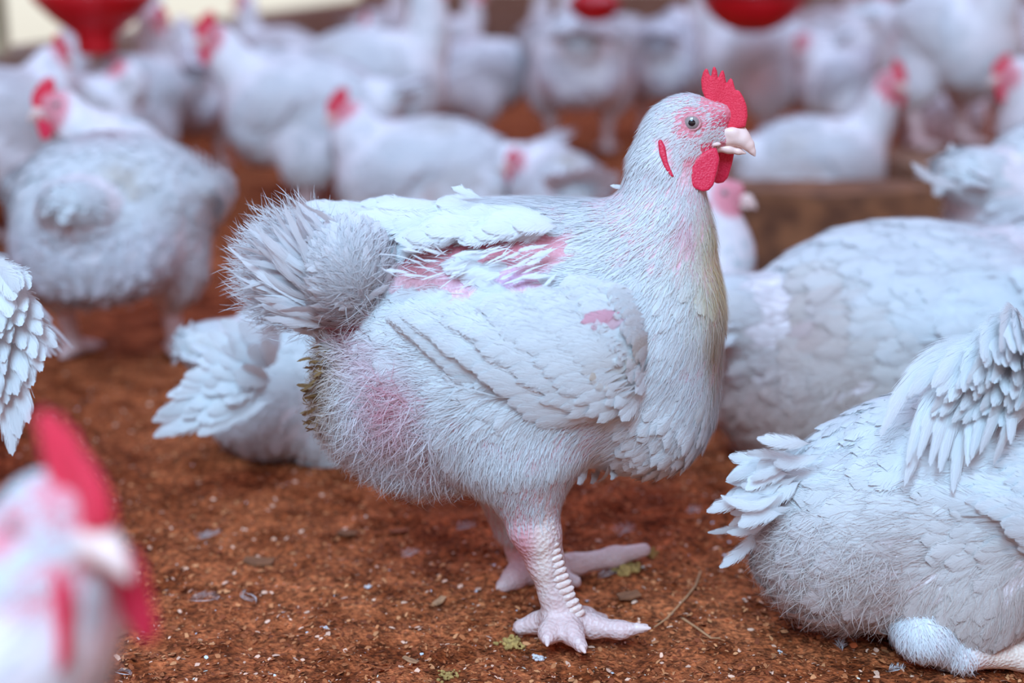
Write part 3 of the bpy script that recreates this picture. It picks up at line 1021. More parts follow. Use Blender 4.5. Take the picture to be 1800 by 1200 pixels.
# scutes and claws of the hen's shanks
sc_acc = Acc()
rg0 = np.random.RandomState(5)
shank = [(946, 900), (953, 930), (960, 960), (969, 1000), (982, 1040), (1000, 1078)]
for i in range(19):
    t = (i + 0.5) / 19
    p = lerp_curve([(958, 893), (966, 925), (974, 962), (986, 1003), (1002, 1045), (1022, 1082)], t)
    a = hw(p[0] - 6 - 4 * (1 - t), p[1], ny - 0.0122 + 0.0025 * t)
    rx = 0.0084 if t < .8 else 0.0070
    V, F = sphere_np(a, (rx, 0.0034, 0.0044), 10)
    th = R(28)
    q_ = (V - a); x_, z_ = q_[:, 0].copy(), q_[:, 2].copy()
    V = a + np.stack([x_ * cos(th) + z_ * sin(th), q_[:, 1], -x_ * sin(th) * -0.35 + z_ * cos(th)], 1)
    sc_acc.add(V, F, np.tile((0.80, 0.58, 0.52), (len(V), 1)), np.zeros((len(V), 2)))
sc_acc.obj('shank_scales', M_SKINH, hero)
for (p0, p1, dy0, dy1) in [((1120, 1103), (1142, 1104), ny - .012, ny - .014), ((1018, 1130), (1028, 1146), ny - .038, ny - .048), ((962, 1120), (962, 1134), ny - .03, ny - .042),
                           ((1122, 967), (1139, 963), fy + .018, fy + .022), ((886, 1026), (874, 1033), fy - .021, fy - .027), ((918, 1100), (903, 1106), ny + .014, ny + .014)]:
    cb = Bones()
    cb.cone(hw(*p0, dy0), hw(*p1, dy1), 0.0040, 0.0013, k=0.001)
    V, F = cb.mesh(0.0009)
    me = mesh_np('claw', V, F, M_BEAK)
    link(bpy.data.objects.new('claw', me), hero)

# ------------------------------------------------------------------ generic hens
def make_bones(sit=False, hpos=(0.13, 0, 0.385), hyaw=0.0, hpitch=0.0, fat=1.0, leg=0.0, long=1.0, droop=0.0, legs_apart=1.0, squat=0.0, rump=True):
    """leg: extra height of the body; hpos in hen coordinates"""
    B = Bones()
    dz = (-0.108 if sit else 0.0) + leg - squat
    f = fat
    bk = (-1, 0, -0.05)
    B.ell((0, 0, .215 + dz), (.135 * long, .095 * f, .095), bk, 0.042, 'body', 0.03, rot(0, R(droop)))
    B.ell((.085 * long, 0, .200 + dz), (.068, .082 * f, .088), (-0.6, 0, -0.7), 0.034, 'body', 0.04)
    B.ell((-.088 * long, 0, .170 + dz), (.070, .078 * f, .070), (-0.75, 0, -0.5), 0.034, 'down', 0.035)
    if rump:
        B.ell((-.145 * long, 0, .235 + dz), (.040, .045, .034), (-1, 0, 0.35), 0.035, 'body', 0.03)
    for s in (-1, 1):
        B.ell((-.01, s * .062 * f, .145 + dz), (.060, .042, .060), (-0.2, s * 0.2, -1), 0.032, 'body', 0.03)
        if not sit:
            fy_ = s * .062 * legs_apart
            top = .12 + dz
            B.cone((0, s * .060, top), (-.018, fy_, .092), .036, .021, (-0.1, 0, -1), 0.02, 'body', 0.02)
            B.chain([(-.018, fy_, .092), (-.008, fy_, .055), (.006, fy_, .016)], [.0165, .0125, .0115], kind='leg', k=0.006)
            for ya, ln in ((0, .055), (.6, .048), (-.6, .048), (pi - 0.3 * s, .026)):
                B.chain([(.006, fy_, .013), (.006 + ln * .6 * cos(ya), fy_ + ln * .6 * sin(ya), .009), (.006 + ln * cos(ya), fy_ + ln * sin(ya), .0055)], [.011, .0078, .0045], kind='leg', k=0.006)
        else:
            for ya in (0, .5, -.5):
                B.chain([(.03, s * .06, .010), (.075 + .02 * cos(ya), s * .06 + .03 * sin(ya), .007)], [.009, .006], kind='leg', k=0.005)
    hpos = np.array(hpos, float) + (0, 0, leg - squat)
    if sit:
        hpos = hpos + np.array((0, 0, -0.108))
    Rh = rot(hyaw, hpitch)
    n0 = np.array((.100 * long, 0, .250 + dz)); n3 = hpos + Rh @ np.array((-.010, 0, -.016))
    n1 = n0 + np.array((.035, 0, .045)) * (1 if hpos[2] - dz > .2 else .3); n2 = n3 - np.array((0.0, 0, .045)) * (1 if hpos[2] - dz > .3 else -0.2) - 0.2 * (n3 - n0) * np.array((1, 1, 0))
    prev = n0; K = 6
    for i in range(1, K + 1):
        t = i / K
        p = (1 - t) ** 3 * n0 + 3 * t * (1 - t) ** 2 * n1 + 3 * t * t * (1 - t) * n2 + t ** 3 * n3
        r0 = .050 - .027 * ((i - 1) / K) ** .7; r1 = .050 - .027 * t ** .7
        B.cone(prev, p, r0, r1, flow=(prev - p) + np.array((-.01, 0, 0)), L=0.026, kind='neck', k=0.02)
        prev = p
    head_bones(B, hpos, Rh)
    return B, hpos, Rh, dz


def gen_wing(side, dz, lod, long=1.0, fat=1.0, lift=0.0, droop=0.0, drop_tip=0.0, white=WHITE):
    def surf(s, q):
        x = (.105 - .255 * s) * long
        zt = .285 - .035 * s * s + lift * s; zb = .175 + .055 * max(s, 0) ** 1.5 - droop * s
        z = zt * (1 - q) + zb * q + dz - drop_tip * s * s
        y = side * fat * (.085 + .022 * sin(pi * min(max(q * .8 + .15, 0), 1)) - .085 * max(s - .45, 0) / .55 - .02 * max(.15 - s, 0) / .15 - .034 * max(.4 - q, 0) / .4)
        return np.array((x, y, z))

    def nrm(s, q):
        return unit(np.array((-0.2 * (s - .4), side, 0.8 * (.5 - q))))
    if lod:
        rows = [(.25, .62, 1.0, .1, 10, .46, .014, .001), (.12, .5, .95, .1, 10, .34, .014, .004), (.0, .3, .95, .05, 10, .26, .013, .006), (-.03, .12, .85, .05, 8, .2, .012, .006)]
        return wing_maker(surf, nrm, rows, TMPL_LO, TMPL_LO, None, white)
    rows = [(.26, .46, 1.0, .86, 8, .62, .011, -.002), (.28, .62, .9, .15, 14, .42, .012, .001), (.14, .56, .95, .08, 18, .30, .0115, .004), (.08, .42, .95, .03, 18, .24, .0105, .006),
            (.0, .28, .95, .03, 18, .2, .0095, .006), (-.03, .14, .85, .05, 16, .14, .0085, .006)]
    return wing_maker(surf, nrm, rows, TMPL_Q, TMPL, None, white)


def gen_tail(dz, lod, long=1.0, up=0.5, size=1.0, white=WHITE):
    def f(acc, rg):
        n = 9 if lod else 16
        for lay in range(2):
            for i in range(n):
                t = i / (n - 1) * 2 - 1
                a = np.array((-.150 * long, .030 * t, .240 + dz))
                ln = (.085 - .018 * lay) * size * (0.9 + .2 * rg.rand())
                d = unit(np.array((-1, .55 * t, up + .15 * rg.randn() * .3 - .25 * abs(t))))
                acc.quill(a + (0, 0, .010 * lay), a + d * ln + (0, 0, .012 * lay), .011, unit(np.array((up * .8, .5 * t, 1.0))), white * (.93 + .07 * rg.rand()),
                          TMPL_LO if lod else TMPL_Q, .05, rg)
    return f


def stain_maker(seed, amount, root_fn=None):
    r = np.random.RandomState(seed)
    blobs = [(r.uniform(-.16, .13), r.uniform(-.1, .1), r.uniform(.02, .3), r.uniform(.012, .04), r.choice([0, 1, 2])) for _ in range(int(10 * amount) + 1)]
    cols = [(0.55, 0.42, 0.30), (0.72, 0.42, 0.44), (0.60, 0.56, 0.58)]

    def f(P, C, what, kd, rg):
        if what == 'skin':
            return C
        C = C.copy()
        for (x, y, z, rr, k) in blobs:
            d = ((P - np.array((x, y, z))) ** 2).sum(1) / rr ** 2
            a = (np.exp(-d) * 0.6 * (0.4 + 0.8 * (rg.rand(len(P)) if rg is not None else .6)))[:, None]
            C = C * (1 - a) + np.array(cols[k]) * a
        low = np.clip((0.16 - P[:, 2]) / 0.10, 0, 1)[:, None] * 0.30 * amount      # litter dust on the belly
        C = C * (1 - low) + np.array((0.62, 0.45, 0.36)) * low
        return C
    return f


GROUP = 'white hens on the litter floor'


def hen(label, pos, yaw, scale=1.0, lod=1, sit=False, hpos=(.13, 0, .385), hyaw=0, hpitch=0, fat=1.0, comb=1.0, wattle=1.0, seed=0, nf=None, up=0.5, tsize=1.0,
        long=1.0, leg=0.0, dirty=0.5, white=None, droop=0, name='chicken', n_strand=0, h=None, wings=None, tail=None, extra=None, apart=1.0, drop_tip=0.0, z=0.0, squat=0.0, head_strand=0, strand_w=1.0, cat='chicken', group=None):
    white = WHITE if white is None else np.array(white)
    B, H, Rh, dz = make_bones(sit, hpos, R(hyaw), R(hpitch), fat, leg, long, droop, apart, squat, tail is not False)
    root = empty(name, (pos[0], pos[1], z), R(yaw))
    root.scale = (scale,) * 3 if isinstance(scale, (int, float)) else scale
    tag(root, label, cat, group)
    ws = [gen_wing(s, dz, lod, long, fat, 0, 0, drop_tip, white) for s in (-1, 1)] if wings is None else wings
    tl = gen_tail(dz, lod, long, up, tsize, white) if tail is None else (tail or None)
    build_bird(root, B, H, Rh, 1.0, h=h or (0.0065 if lod else 0.004), n_feather=nf or (1100 if lod else 3600), n_strand=n_strand, seed=seed, comb=comb, wattle=wattle, lod=lod,
               stain=stain_maker(seed + 50, dirty), wings=ws, tail=tl, white=white, head_strand=head_strand, strand_w=strand_w, L_scale=1.0 if lod else 0.9)
    return root

# ------------------------------------------------------------------ setting
def structure(o):
    o['kind'] = 'structure'
    return o


def litter_h(x, y):
    v = Vector((x * 9, y * 9, 0.3)); v2 = Vector((x * 38, y * 38, 1.3)); v3 = Vector((x * 120, y * 120, 2.3))
    return 0.006 * mnoise.noise(v) + 0.0048 * mnoise.noise(v2) + 0.0024 * mnoise.noise(v3) - 0.002


def grid_floor():
    ys = np.concatenate([np.linspace(-1.5, .75, 10)[:-1], np.linspace(.75, 1.75, 300)[:-1], np.geomspace(1.75, 10.2, 90)])
    V = []; nx = 300
    for y in ys:
        hwid = 1.75 + 0.0 * y
        for i in range(nx):
            t = i / (nx - 1) * 2 - 1
            k = 0.6 if y < 1.9 else 1.0
            x = (abs(t) ** 1.6) * (1 if t > 0 else -1) * 4.2
            x = x if x > -1.36 else -1.36 - (x + 1.36) * -0.01
            V.append((x, y, litter_h(x, y) if y > .7 else 0))
    V = np.array(V); F = []
    i = np.arange(len(ys) - 1)[:, None] * nx + np.arange(nx - 1)[None]
    i = i.ravel()
    F = np.stack([i, i + 1, i + nx + 1, i + nx], 1)
    return V, F


def floor_mat():
    m, n, N, L = mat('litter')
    p = N('ShaderNodeBsdfPrincipled'); p.inputs['Roughness'].default_value = 0.9; p.inputs['Specular IOR Level'].default_value = 0.1
    tc = N('ShaderNodeTexCoord')
    n1 = N('ShaderNodeTexNoise'); n1.inputs['Scale'].default_value = 26; n1.inputs['Detail'].default_value = 6
    n2 = N('ShaderNodeTexNoise'); n2.inputs['Scale'].default_value = 190; n2.inputs['Detail'].default_value = 4
    vo = N('ShaderNodeTexVoronoi'); vo.inputs['Scale'].default_value = 330
    for q in (n1, n2, vo):
        L(tc.outputs['Object'], q.inputs[0])
    c1 = N('ShaderNodeValToRGB')
    c1.color_ramp.elements[0].position = .35; c1.color_ramp.elements[0].color = (.165, .037, .011, 1)
    c1.color_ramp.elements[1].position = .68; c1.color_ramp.elements[1].color = (.44, .128, .050, 1)
    L(n1.outputs[0], c1.inputs[0])
    c2 = N('ShaderNodeValToRGB')
    c2.color_ramp.elements[0].position = .35; c2.color_ramp.elements[0].color = (.45, .42, .40, 1)
    c2.color_ramp.elements[1].position = .70; c2.color_ramp.elements[1].color = (1.9, 1.75, 1.6, 1)
    L(n2.outputs[0], c2.inputs[0])
    mx = N('ShaderNodeMix'); mx.data_type = 'RGBA'; mx.blend_type = 'MULTIPLY'; mx.inputs[0].default_value = 1
    L(c1.outputs[0], mx.inputs[6]); L(c2.outputs[0], mx.inputs[7]); L(mx.outputs[2], p.inputs['Base Color'])
    ad = N('ShaderNodeMath'); ad.operation = 'ADD'; L(n2.outputs[0], ad.inputs[0]); L(vo.outputs['Distance'], ad.inputs[1])
    bp = N('ShaderNodeBump'); bp.inputs['Strength'].default_value = 0.8; bp.inputs['Distance'].default_value = 0.003
    L(ad.outputs[0], bp.inputs['Height']); L(bp.outputs[0], p.inputs['Normal'])
    out_to(n, p.outputs[0])
    return m


V, F = grid_floor()
structure(link(bpy.data.objects.new('floor', mesh_np('floor', V, F, floor_mat()))))


def brick_mat(name, c1, c2, mortar, sx, scale=1.0):
    m, n, N, L = mat(name)
    p = N('ShaderNodeBsdfPrincipled'); p.inputs['Roughness'].default_value = 0.85
    tc = N('ShaderNodeTexCoord'); mp = N('ShaderNodeMapping'); mp.inputs['Rotation'].default_value = sx
    L(tc.outputs['Object'], mp.inputs[0])
    b = N('ShaderNodeTexBrick'); b.inputs['Scale'].default_value = scale
    b.inputs['Color1'].default_value = (*c1, 1); b.inputs['Color2'].default_value = (*c2, 1); b.inputs['Mortar'].default_value = (*mortar, 1)
    b.inputs['Brick Width'].default_value = .22; b.inputs['Row Height'].default_value = .075; b.inputs['Mortar Size'].default_value = .008
    L(mp.outputs[0], b.inputs[0])
    ns = N('ShaderNodeTexNoise'); ns.inputs['Scale'].default_value = 14; ns.inputs['Detail'].default_value = 6; L(tc.outputs['Object'], ns.inputs[0])
    mr = N('ShaderNodeMapRange'); mr.inputs[3].default_value = .55; mr.inputs[4].default_value = 1.4; L(ns.outputs[0], mr.inputs[0])
    sc_ = N('ShaderNodeVectorMath'); sc_.operation = 'SCALE'; L(b.outputs[0], sc_.inputs[0]); L(mr.outputs[0], sc_.inputs['Scale'])
    L(sc_.outputs[0], p.inputs['Base Color'])
    bp = N('ShaderNodeBump'); bp.inputs['Strength'].default_value = .5; bp.inputs['Distance'].default_value = .006
    L(ns.outputs[0], bp.inputs['Height']); L(bp.outputs[0], p.inputs['Normal'])
    out_to(n, p.outputs[0])
    return m


def box_mesh(name, sx, sy, sz, mt, bev=0.004, jitter=0.0, seg=1):
    import bmesh
    bm = bmesh.new()
    bmesh.ops.create_cube(bm, size=1)
    for v in bm.verts:
        v.co.x *= sx; v.co.y *= sy; v.co.z = (v.co.z + .5) * sz
    if jitter:
        bmesh.ops.subdivide_edges(bm, edges=bm.edges[:], cuts=seg, use_grid_fill=True)
        for v in bm.verts:
            v.co += mnoise.noise_vector(v.co * 9) * jitter
    if bev:
        es = [e for e in bm.edges if e.calc_face_angle(0) > 0.8]
        bmesh.ops.bevel(bm, geom=es, offset=bev, segments=2, affect='EDGES')
    me = bpy.data.meshes.new(name); bm.to_mesh(me); bm.free()
    me.materials.append(mt)
    return me


def put(name, me, loc, rz=0, parent=None):
    o = bpy.data.objects.new(name, me)
    o.location = loc; o.rotation_euler = (0, 0, rz)
    return link(o, parent)


M_WALL = brick_mat('dwarf_wall_brick', (.30, .16, .10), (.36, .21, .14), (.34, .26, .20), (pi / 2, 0, pi / 2))
M_WALLB = brick_mat('back_wall_brick', (.30, .16, .10), (.36, .21, .14), (.34, .26, .20), (pi / 2, 0, 0))
# left dwarf wall: its inner top edge runs through the photo's (200,62) and (640,0)
p1 = np.array((-1.105, 3.95)); p2 = np.array((-0.83, 7.9))
dr = (p2 - p1) / np.linalg.norm(p2 - p1)
st = p1 - dr * 5.5; en = p1 + dr * 6.4
nrm_ = np.array((-dr[1], dr[0]))
mid = (st + en) / 2 + nrm_ * 0.075
wl = structure(put('wall_left', box_mesh('wall_left', np.linalg.norm(en - st), 0.15, 0.335, M_WALL, 0.006), (mid[0], mid[1], -0.03), math.atan2(dr[1], dr[0])))
structure(put('wall_back', box_mesh('wall_back', 6.5, 0.15, 0.36, M_WALLB, 0.006), (2.2, 10.15, -0.03)))
structure(put('wall_right', box_mesh('wall_right', 12.5, 0.15, 0.33, M_WALL, 0.006), (4.28, 4.2, -0.03), pi / 2))

# timber post on the left wall
M_POST = make_plain('pale_timber', (.62, .52, .33), .8, .12, 12, .4, (.45, .40, .24))
pc = np.array((-1.22, 3.35)) + 0 * nrm_
tpos = st + dr * ((pc - st) @ dr) + nrm_ * 0.06
o = put('timber_post', box_mesh('timber_post', .075, .075, 1.5, M_POST, .005), (tpos[0], tpos[1], .30), math.atan2(dr[1], dr[0]))
tag(o, 'pale yellowish timber post standing on the low left wall, cut by the frame', 'post')

# red feeders / drinkers
M_RED = make_plain('red_plastic', (.58, .006, .012), .32, .08, 20, 0, (.50, .004, .01), .5)
M_REDD = make_plain('dark_red_plastic', (.30, .005, .012), .35, .08, 20, 0, None, .5)
M_WIRE = make_plain('grey_cord', (.20, .19, .22), .6, .1, 30)


def lathe(name, prof, mt, n=40):
    V = []; F = []
    for (r, z) in prof:
        for j in range(n):
            a = 2 * pi * j / n
            V.append((r * cos(a), r * sin(a), z))
    for i in range(len(prof) - 1):
        for j in range(n):
            j2 = (j + 1) % n
            F.append((i * n + j, i * n + j2, (i + 1) * n + j2, (i + 1) * n + j))
    return mesh_np(name, np.array(V), np.array(F), mt)


def bell_feeder(label, loc, s=1.0, group=None):
    r = empty('feeder', loc)
    tag(r, label, 'feeder')
    put('pan', lathe('pan', [(.0, .005), (.055, .0), (.06, .004), (.062, .03), (.064, .060), (.13, .110), (.185, .165), (.195, .185), (.195, .193), (.180, .190), (.125, .135), (.07, .10), (.0, .09)], M_RED), (0, 0, 0), 0, r)
    put('hopper', lathe('hopper', [(.0, .16), (.085, .16), (.095, .20), (.10, .45), (.09, .47), (.0, .475)], M_REDD), (0, 0, 0), 0, r)
    put('cord', lathe('cord', [(.0, .47), (.004, .47), (.004, 1.2), (0, 1.2)], M_WIRE, 8), (0, 0, 0), 0, r)
    r.scale = (s,) * 3
    return r


def cone_feeder(label, loc, s=1.0):
    r = empty('feeder', loc)
    tag(r, label, 'feeder')
    put('bell', lathe('bell', [(.0, .0), (.05, .004), (.10, .025), (.145, .06), (.17, .10), (.178, .13), (.175, .14), (.14, .16), (.10, .20), (.085, .30), (.08, .42), (.0, .43)], M_RED), (0, 0, 0), 0, r)
    put('rim', lathe('rim', [(.172, .118), (.184, .120), (.186, .132), (.174, .140)], M_REDD), (0, 0, 0), 0, r)
    put('cord', lathe('cord', [(.0, .42), (.004, .42), (.004, 1.2), (0, 1.2)], M_WIRE, 8), (0, 0, 0), 0, r)
    r.scale = (s,) * 3
    return r


P = W(172, 104, 3.1); bell_feeder('red hanging feeder pan on a narrow neck, beside the bright gap at top left', (P[0] - .0, 3.1, P[2] + .01), .66)
P = W(1045, 40, 3.6); cone_feeder('red round-bottomed feeder at the top middle, above a white hen seen from behind', tuple(P), .38)
P = W(1322, 58, 3.4); cone_feeder('larger red feeder right of the in-focus hen, half hidden by a big white hen', tuple(P), .70)

# blocks and ledge
M_BLOCK = make_plain('dirty_brick', (.27, .105, .045), .9, .2, 22, .9, (.12, .045, .022))
M_BLOCK2 = make_plain('dusty_block_top', (.33, .16, .09), .9, .2, 25, .9, (.20, .09, .05))
a = W(1285, 420, 2.34)
blk = put('brick_block', box_mesh('brick_block', .34, .17, .145, M_BLOCK, .008, .008, 7), (G(1440, 455)[0], 2.42, -.01), R(5))
tag(blk, 'rough brown brick block lying on the litter just right of the in-focus hen', 'block')
blk2 = put('brick_block', box_mesh('brick_block', .70, .36, .11, M_BLOCK2, .008, .008, 9), (gp(1720, 3.15)[0] + .10, 3.13, -.01), R(8))
tag(blk2, 'long brown block further back at right, under the standing hen with cream belly', 'block')

# ------------------------------------------------------------------ neighbours close to the camera
def q_wing(strokes, white=WHITE, col_=None):
    """vanes given by photo pixels on their own distance: (x0,y0,x1,y1,Y,halfwidth)"""
    return strokes


# blurred head in the near left corner
P = W(92, 912, 0.49)
yw = 8.0
s_ = .92
hl = np.array((.150, 0, 0))
cy_, sy_ = cos(R(yw)), sin(R(yw))
px_, py_ = P[0] - s_ * (hl[0] * cy_ - hl[1] * sy_), P[1] - s_ * (hl[0] * sy_ + hl[1] * cy_)
f0 = hen('white hen in the bottom left corner, only its blurred red head and open beak visible', (px_, py_), yw, s_, 0, hpos=(.150, 0, P[2] / s_), hyaw=-50, hpitch=16, comb=1.15, wattle=1.3, seed=21,
         dirty=.2, nf=2500, long=.95, n_strand=3000, head_strand=5200, strand_w=1.8)
for o in f0.children:
    if o.name.startswith('lower_beak'):
        x_, z_ = hp_(1240, 257)
        o.matrix_local = o.matrix_local @ Matrix.Translation((x_, 0, z_)) @ Matrix.Rotation(R(24), 4, 'Y') @ Matrix.Translation((-x_, 0, -z_))

# hen seen from behind, left
p = G(215, 632)
hen('fluffy white hen seen from behind on two pink legs, left of the in-focus hen', (p[0], p[1] + .01), 88, .97, 0, hpos=(.12, .10, .335), hyaw=92, fat=1.36, seed=5, dirty=1.2, tsize=.32, up=.1, apart=1.15, nf=4200, n_strand=16000, leg=-.005)

# crouching hen between it and the in-focus hen
p = G(535, 815)
b1 = hen('white hen lying behind the in-focus hen, ragged wing feathers spread out to the left', (p[0] + .03, p[1] + .08), 24, .90, 0, sit=True, hpos=(.10, .02, .30), hyaw=30, fat=1.15, seed=7, dirty=.6, nf=4200, n_strand=16000, tsize=.5, up=.15, long=1.0, drop_tip=.05)

# tail end of a hen on the left edge
p = gp(-260, 1.20)
l0 = hen('white hen cut by the left edge, only drooping tail and wing feathers in view', (p[0], p[1]), 165, 1.0, 0, hpos=(.13, 0, .36), seed=9, dirty=.3, nf=2600, up=-.95, tsize=1.0, droop=8, drop_tip=.05)

# hen behind the in-focus hen's breast
P = W(1272, 338, 1.72)
hen('young hen with bare pink face peeping out behind the in-focus hen\'s breast', (P[0] - .11 * .86, 1.72), 4, .86, 0, sit=True, hpos=(.11, 0, P[2] / .86 + .108), hyaw=-12, comb=.3, wattle=.4, seed=11, dirty=.2, nf=2600)

# right-hand cluster
p = gp(1585, 1.44)
hen('large white hen resting on the litter just right of the in-focus hen\'s breast', (p[0], 1.44), 10, 1.22, 0, sit=True, hpos=(.20, 0, .24), fat=1.05, seed=12, dirty=2.4, nf=5200, n_strand=22000, up=-.5, tsize=.45, long=1.08, droop=-2)
p = gp(1875, 1.80)
hen('white hen at the upper right edge with a single tail quill sticking up', (p[0], 1.80), 20, 1.14, 0, hpos=(.15, 0, .38), seed=13, dirty=.9, nf=3800, n_strand=9000, up=.15, tsize=.5, leg=-.02, droop=8)


def add_quills(root_name, part, strokes, label=None):
    acc = Acc(); rg = np.random.RandomState(len(strokes))
    r = root_name
    Mi = (Matrix.Translation(r.location) @ r.rotation_euler.to_matrix().to_4x4() @ Matrix.Diagonal((*r.scale, 1))).inverted()
    tw = lambda P: np.array(Mi @ Vector(P))
    Rw = np.array(Mi.to_3x3().normalized())
    for (x0, y0, Y0, x1, y1, Y1, wd, bow, side) in strokes:
        acc.quill(tw(W(x0, y0, Y0)), tw(W(x1, y1, Y1)), wd, Rw @ unit(np.array((0.1, -1, .3)) + rg.randn(3) * .2), WHITE * (.92 + .08 * rg.rand()), TMPL_Q, bow, rg, side)
    return acc.obj(part, M_FEATHER, r)


rtail = [o for o in col.objects if o.get('label', '').startswith('white hen at the upper right edge')][0]
add_quills(rtail, 'tail_quill', [(1700, 330, 1.62, 1602, 286, 1.58, .006, -.06, 0.05)])

# hanging vanes of the hen at the left edge
rq = np.random.RandomState(3)
strk = []
for lay in range(4):
    for i in range(9):
        t = i / 8
        strk.append((-70 + 55 * t + rq.randn() * 6, 470 + 40 * t - 18 * lay + 20 * rq.rand(), 1.06, 20 + 72 * t - 16 * lay + rq.randn() * 5, 790 - 175 * t - 45 * lay + rq.randn() * 12, 1.03 - .006 * lay, .0105, .05, .05))
add_quills(l0, 'wing', strk)
# spread ragged wing of the lying hen
strk = []
for lay in range(3):
    for i in range(12):
        t = i / 11
        strk.append((470 + rq.randn() * 8, 640 + 60 * t + rq.randn() * 6, 1.26, 262 + 120 * (1 - t) ** 1.3 + 40 * lay + rq.randn() * 7, 565 + 200 * t ** .8 - 0 * lay + rq.randn() * 6, 1.24 - .006 * lay, .0115, .04, -.05))
add_quills(b1, 'wing', strk)

# hen with the hanging wing, right edge
p = gp(2110, 1.27)
r3 = hen('white hen half out of the right edge, long feathers drooping from its spread wing', (p[0], 1.27), 14, 1.08, 0, hpos=(.16, 0, .38), seed=14, dirty=1.8, nf=3600, n_strand=22000, up=.1, tsize=.3, fat=1.0, squat=.03, tail=False)
rq = np.random.RandomState(8)
strk = []
for i in range(12):
    t = i / 11
    x1 = 1562 + 200 * t; y1 = 785 + 70 * sin(t * 2.6) - 50 * t
    x0 = 1770 + 90 * t; y0 = 600 + 70 * t
    strk.append((x0 + rq.randn() * 6, y0 + rq.randn() * 6, 1.04, x1 + rq.randn() * 8, y1 + rq.randn() * 10 + (30 if i % 4 == 2 else 0), .930, .0082, .06, -.16))
for lay in range(5):
    for i in range(14):
        t = i / 13
        x0 = 1790 + 80 * t - lay * 4; y0 = 600 + 80 * t - 14 * lay
        strk.append((x0 + rq.randn() * 8, y0 + rq.randn() * 8, 1.03 - .002 * lay, 1610 + 38 * lay + 160 * t + rq.randn() * 8, 715 + 40 * t - 26 * lay + rq.randn() * 10, .945 - .003 * lay, .0090, .05, -.10))
add_quills(r3, 'wing', strk)

# crouching hen low on the right
p = gp(1650, 1.02)
r2 = hen('white hen crouching low at the bottom right, resting on its thick pink shank', (p[0], 1.02), 10, (.92, .92, .84), 0, sit=True, hpos=(.19, .03, .27), fat=.95, seed=15, dirty=1.8, nf=4600, n_strand=42000, up=-.6, tsize=.5, long=1.05, droop=3, z=.022, tail=False)
rq = np.random.RandomState(12)
acc_ = []
for k in range(34):
    t = rq.rand()
    x0, y0 = 1360 + 70 * t + rq.randn() * 14, 905 - 120 * t + rq.randn() * 16
    an = R(205 - 25 * t) + rq.randn() * .22
    ln = rq.uniform(70, 125)
    yy = rq.uniform(.955, 1.0)
    acc_.append((x0, y0, yy, x0 + ln * cos(an), y0 - ln * sin(an), yy - .008, rq.uniform(.004, .009), .08 * rq.randn(), .10 * rq.randn()))
add_quills(r2, 'tail', acc_)
R2S = .92
lb = Bones()
loc2 = np.array(r2.location)


def r2l(px, py, Y):
    Mi = (Matrix.Translation(r2.location) @ r2.rotation_euler.to_matrix().to_4x4() @ Matrix.Diagonal((*r2.scale, 1))).inverted()
    return np.array(Mi @ Vector(W(px, py, Y)))


lb.chain([r2l(1660, 1040, .99), r2l(1625, 1108, .945), r2l(1690, 1140, .945), r2l(1800, 1152, .955), r2l(1900, 1156, .97)], [.030, .0225, .0165, .0115, .0115], kind='leg', k=.012)
for dx, dy in ((100, -12), (90, 18), (95, 2)):
    lb.chain([r2l(1900, 1158, .97), r2l(1900 + dx * .6, 1158 + dy * .6, .97), r2l(1900 + dx, 1158 + dy, .975)], [.010, .008, .005], kind='leg', k=.006)
V, F = lb.mesh(.003)
t_ = np.clip((PX(V * R2S @ np.array(Matrix.Rotation(R(10), 3, 'Z')).T + loc2)[0] - 1690) / 60, 0, 1)[:, None]
cc = np.array((.84, .74, .76)) * (1 - t_) + np.array((.84, .66, .55)) * t_
link(bpy.data.objects.new('leg', mesh_np('leg', V, F, M_SKINH, cc)), r2)
N_, A_ = vnormals(V, F)
rg1 = np.random.RandomState(4)
Ps, Ns = sample(V, F, N_, A_, 9000, rg1)
pxs = PX(Ps * R2S @ np.array(Matrix.Rotation(R(10), 3, 'Z')).T + loc2)[0]
kk = rg1.rand(len(Ps)) > np.clip((pxs - 1670) / 50, 0, 1)
Ps, Ns = Ps[kk], Ns[kk]
ac = Acc(); ac.stamp(Ps, np.tile((.2, -.1, -1.), (len(Ps), 1)) + rg1.randn(len(Ps), 3) * .25, Ns, .010 + .006 * rg1.rand(len(Ps)), np.full(len(Ps), .0005), np.tile(WHITE, (len(Ps), 1)), STRAND, rg1, .3, .3, 0, .3)
ac.obj('down', M_DOWN, r2)

